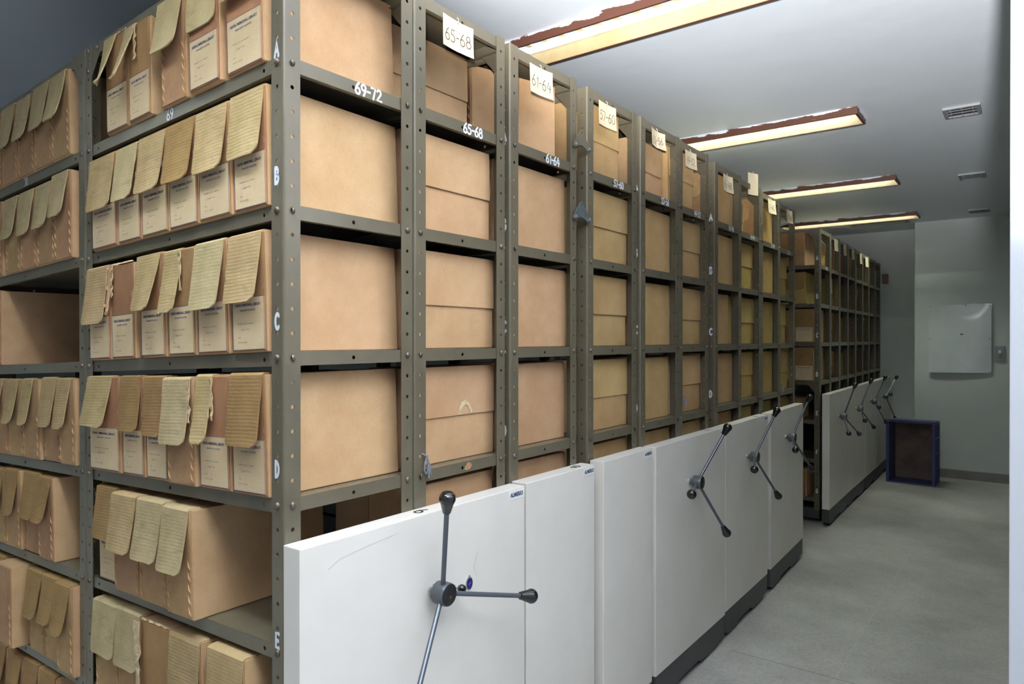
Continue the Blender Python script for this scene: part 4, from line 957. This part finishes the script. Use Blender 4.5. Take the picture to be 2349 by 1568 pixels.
# bare tan patch on the fourth shelf lip of 65-68
rgx = random.Random(11); bm = bmesh.new(); bm.faces.new([bm.verts.new((0, math.cos(a*PI/7)*.016*rgx.uniform(.6, 1.1), math.sin(a*PI/7)*.013*rgx.uniform(.6, 1.1))) for a in range(14)])
link('bare_patch', mesh(bm, 'bare_patch', M['tan_paint']), None, racks[1][1]['s-1'], (-.0022, .208, -.002))

# ------------------------------------------------------------------ far end of the room
r = empty('notice_board', (.595, 7.65, .045)); tag(r, 'plain white enamelled sheet screwed to the far wall, slightly buckled', 'board')
bm = bmesh.new(); nx, ny = 14, 16; g = []
for i in range(nx+1):
    c = []
    for j in range(ny+1):
        u = -1+2*i/nx; v = -1+2*j/ny; yy = -.010-.007*math.sin(u*2.6+.6)*math.cos(v*1.7)-.006*u*v-(.010*max(0, -v)*(1-u*u))+.010*max(0, v+.1)**1.6-.010
        c.append(bm.verts.new((u*.272+.004*v*(u < -.9), yy, v*.350+.004*u)))
    g.append(c)
for i in range(nx):
    for j in range(ny): bm.faces.new((g[i][j], g[i+1][j], g[i+1][j+1], g[i][j+1]))
thick(bm, .0015)
sh = link('sheet', mesh(bm, 'sheet', M['board'], True), None, r)
for u, v in ((-.95, -.96), (0, -.96), (.95, -.96), (-.95, .96), (.2, .97), (.95, .96), (-.96, 0), (.94, 0)):
    bm = bmesh.new(); lathe(bm, [(.006, 0), (.004, .003), (0, .004)], 10, aim((u*.272, -.020, v*.350), (0, -1, 0))); link('screw', mesh(bm, 'screw', M['vent'], True), None, r)
bx('dark_mark', -.012, .012, -.0225, -.0205, -.006, .006, M['dark'], r, loc=(.02, -.002, .045))
r = empty('wall_switch', (.935, 7.65, -.105)); tag(r, 'small switch plate screwed to the far wall, right of the white board', 'switch')
bm = bmesh.new(); box(bm, -.043, .043, -.012, 0, -.078, .078, .003); link('plate', mesh(bm, 'plate', M['vent']), None, r)
bm = bmesh.new(); box(bm, -.016, .016, -.016, -.010, -.048, .040, .002); link('surround', mesh(bm, 'surround', M['vent']), None, r)
bm = bmesh.new(); box(bm, -.009, .009, -.028, -.014, .004, .032, .003); link('toggle', mesh(bm, 'toggle', M['sticker']), None, r)
bm = bmesh.new(); box(bm, -.010, .010, -.018, -.014, -.040, -.012, .001); link('indicator', mesh(bm, 'indicator', M['baseb']), None, r)
for u in (-.034, .034):
    for v in (-.066, .066):
        bm = bmesh.new(); lathe(bm, [(.005, 0), (0, .003)], 8, aim((u, -.010, v), (0, -1, 0))); link('screw', mesh(bm, 'screw', M['dark'], True), None, r)
bx('fixing_block', -.030, .030, -.045, 0, -.052, .052, M['brown_box'], None, .004, (-.165, 8.15, .735)); tag(bpy.data.objects['fixing_block'], 'small brown block fixed high on the back wall behind the last rack', 'wall block')
# blue crate standing on its side, mouth towards the room
r = empty('plastic_crate', (.228, 7.03, ZF), -.06); tag(r, 'dusty dark blue plastic crate stood on its side against the end of the racks', 'crate')
W2, H2, D2, t = .200, .620, .30, .012; bm = bmesh.new()
box(bm, -W2, -W2+t, 0, D2, 0, H2, .003); box(bm, W2-t, W2, 0, D2, 0, H2, .003); box(bm, -W2+t, W2-t, 0, D2, 0, t, .002); box(bm, -W2+t, W2-t, 0, D2, H2-t, H2, .002)
link('walls', mesh(bm, 'walls', M['crate']), None, r)
bx('bottom', -W2+t, W2-t, D2-.014, D2-.002, t, H2-t, M['crate_in'], r)
bm = bmesh.new(); e = .014
for a in ((-W2-e, -W2+.004, -e, H2+e*0), (W2-.004, W2+e, -e, H2)): box(bm, a[0], a[1], -.004, .022, 0, H2+e, .002)
box(bm, -W2, W2, -.004, .022, H2-.004, H2+e, .002); box(bm, -W2, W2, -.004, .022, 0, .010, .002)
link('rim', mesh(bm, 'rim', M['crate']), None, r)
for zz in (.16, .31, .46, .60):
    bm = bmesh.new(); box(bm, W2-.001, W2+.011, .022, D2, zz-.006, zz+.006, .002); link('rib', mesh(bm, 'rib', M['crate']), None, r)
for yy in (.10, .19, .285):
    bm = bmesh.new(); box(bm, W2-.001, W2+.010, yy-.006, yy+.006, .004, H2-.004, .002); link('rib', mesh(bm, 'rib', M['crate']), None, r)
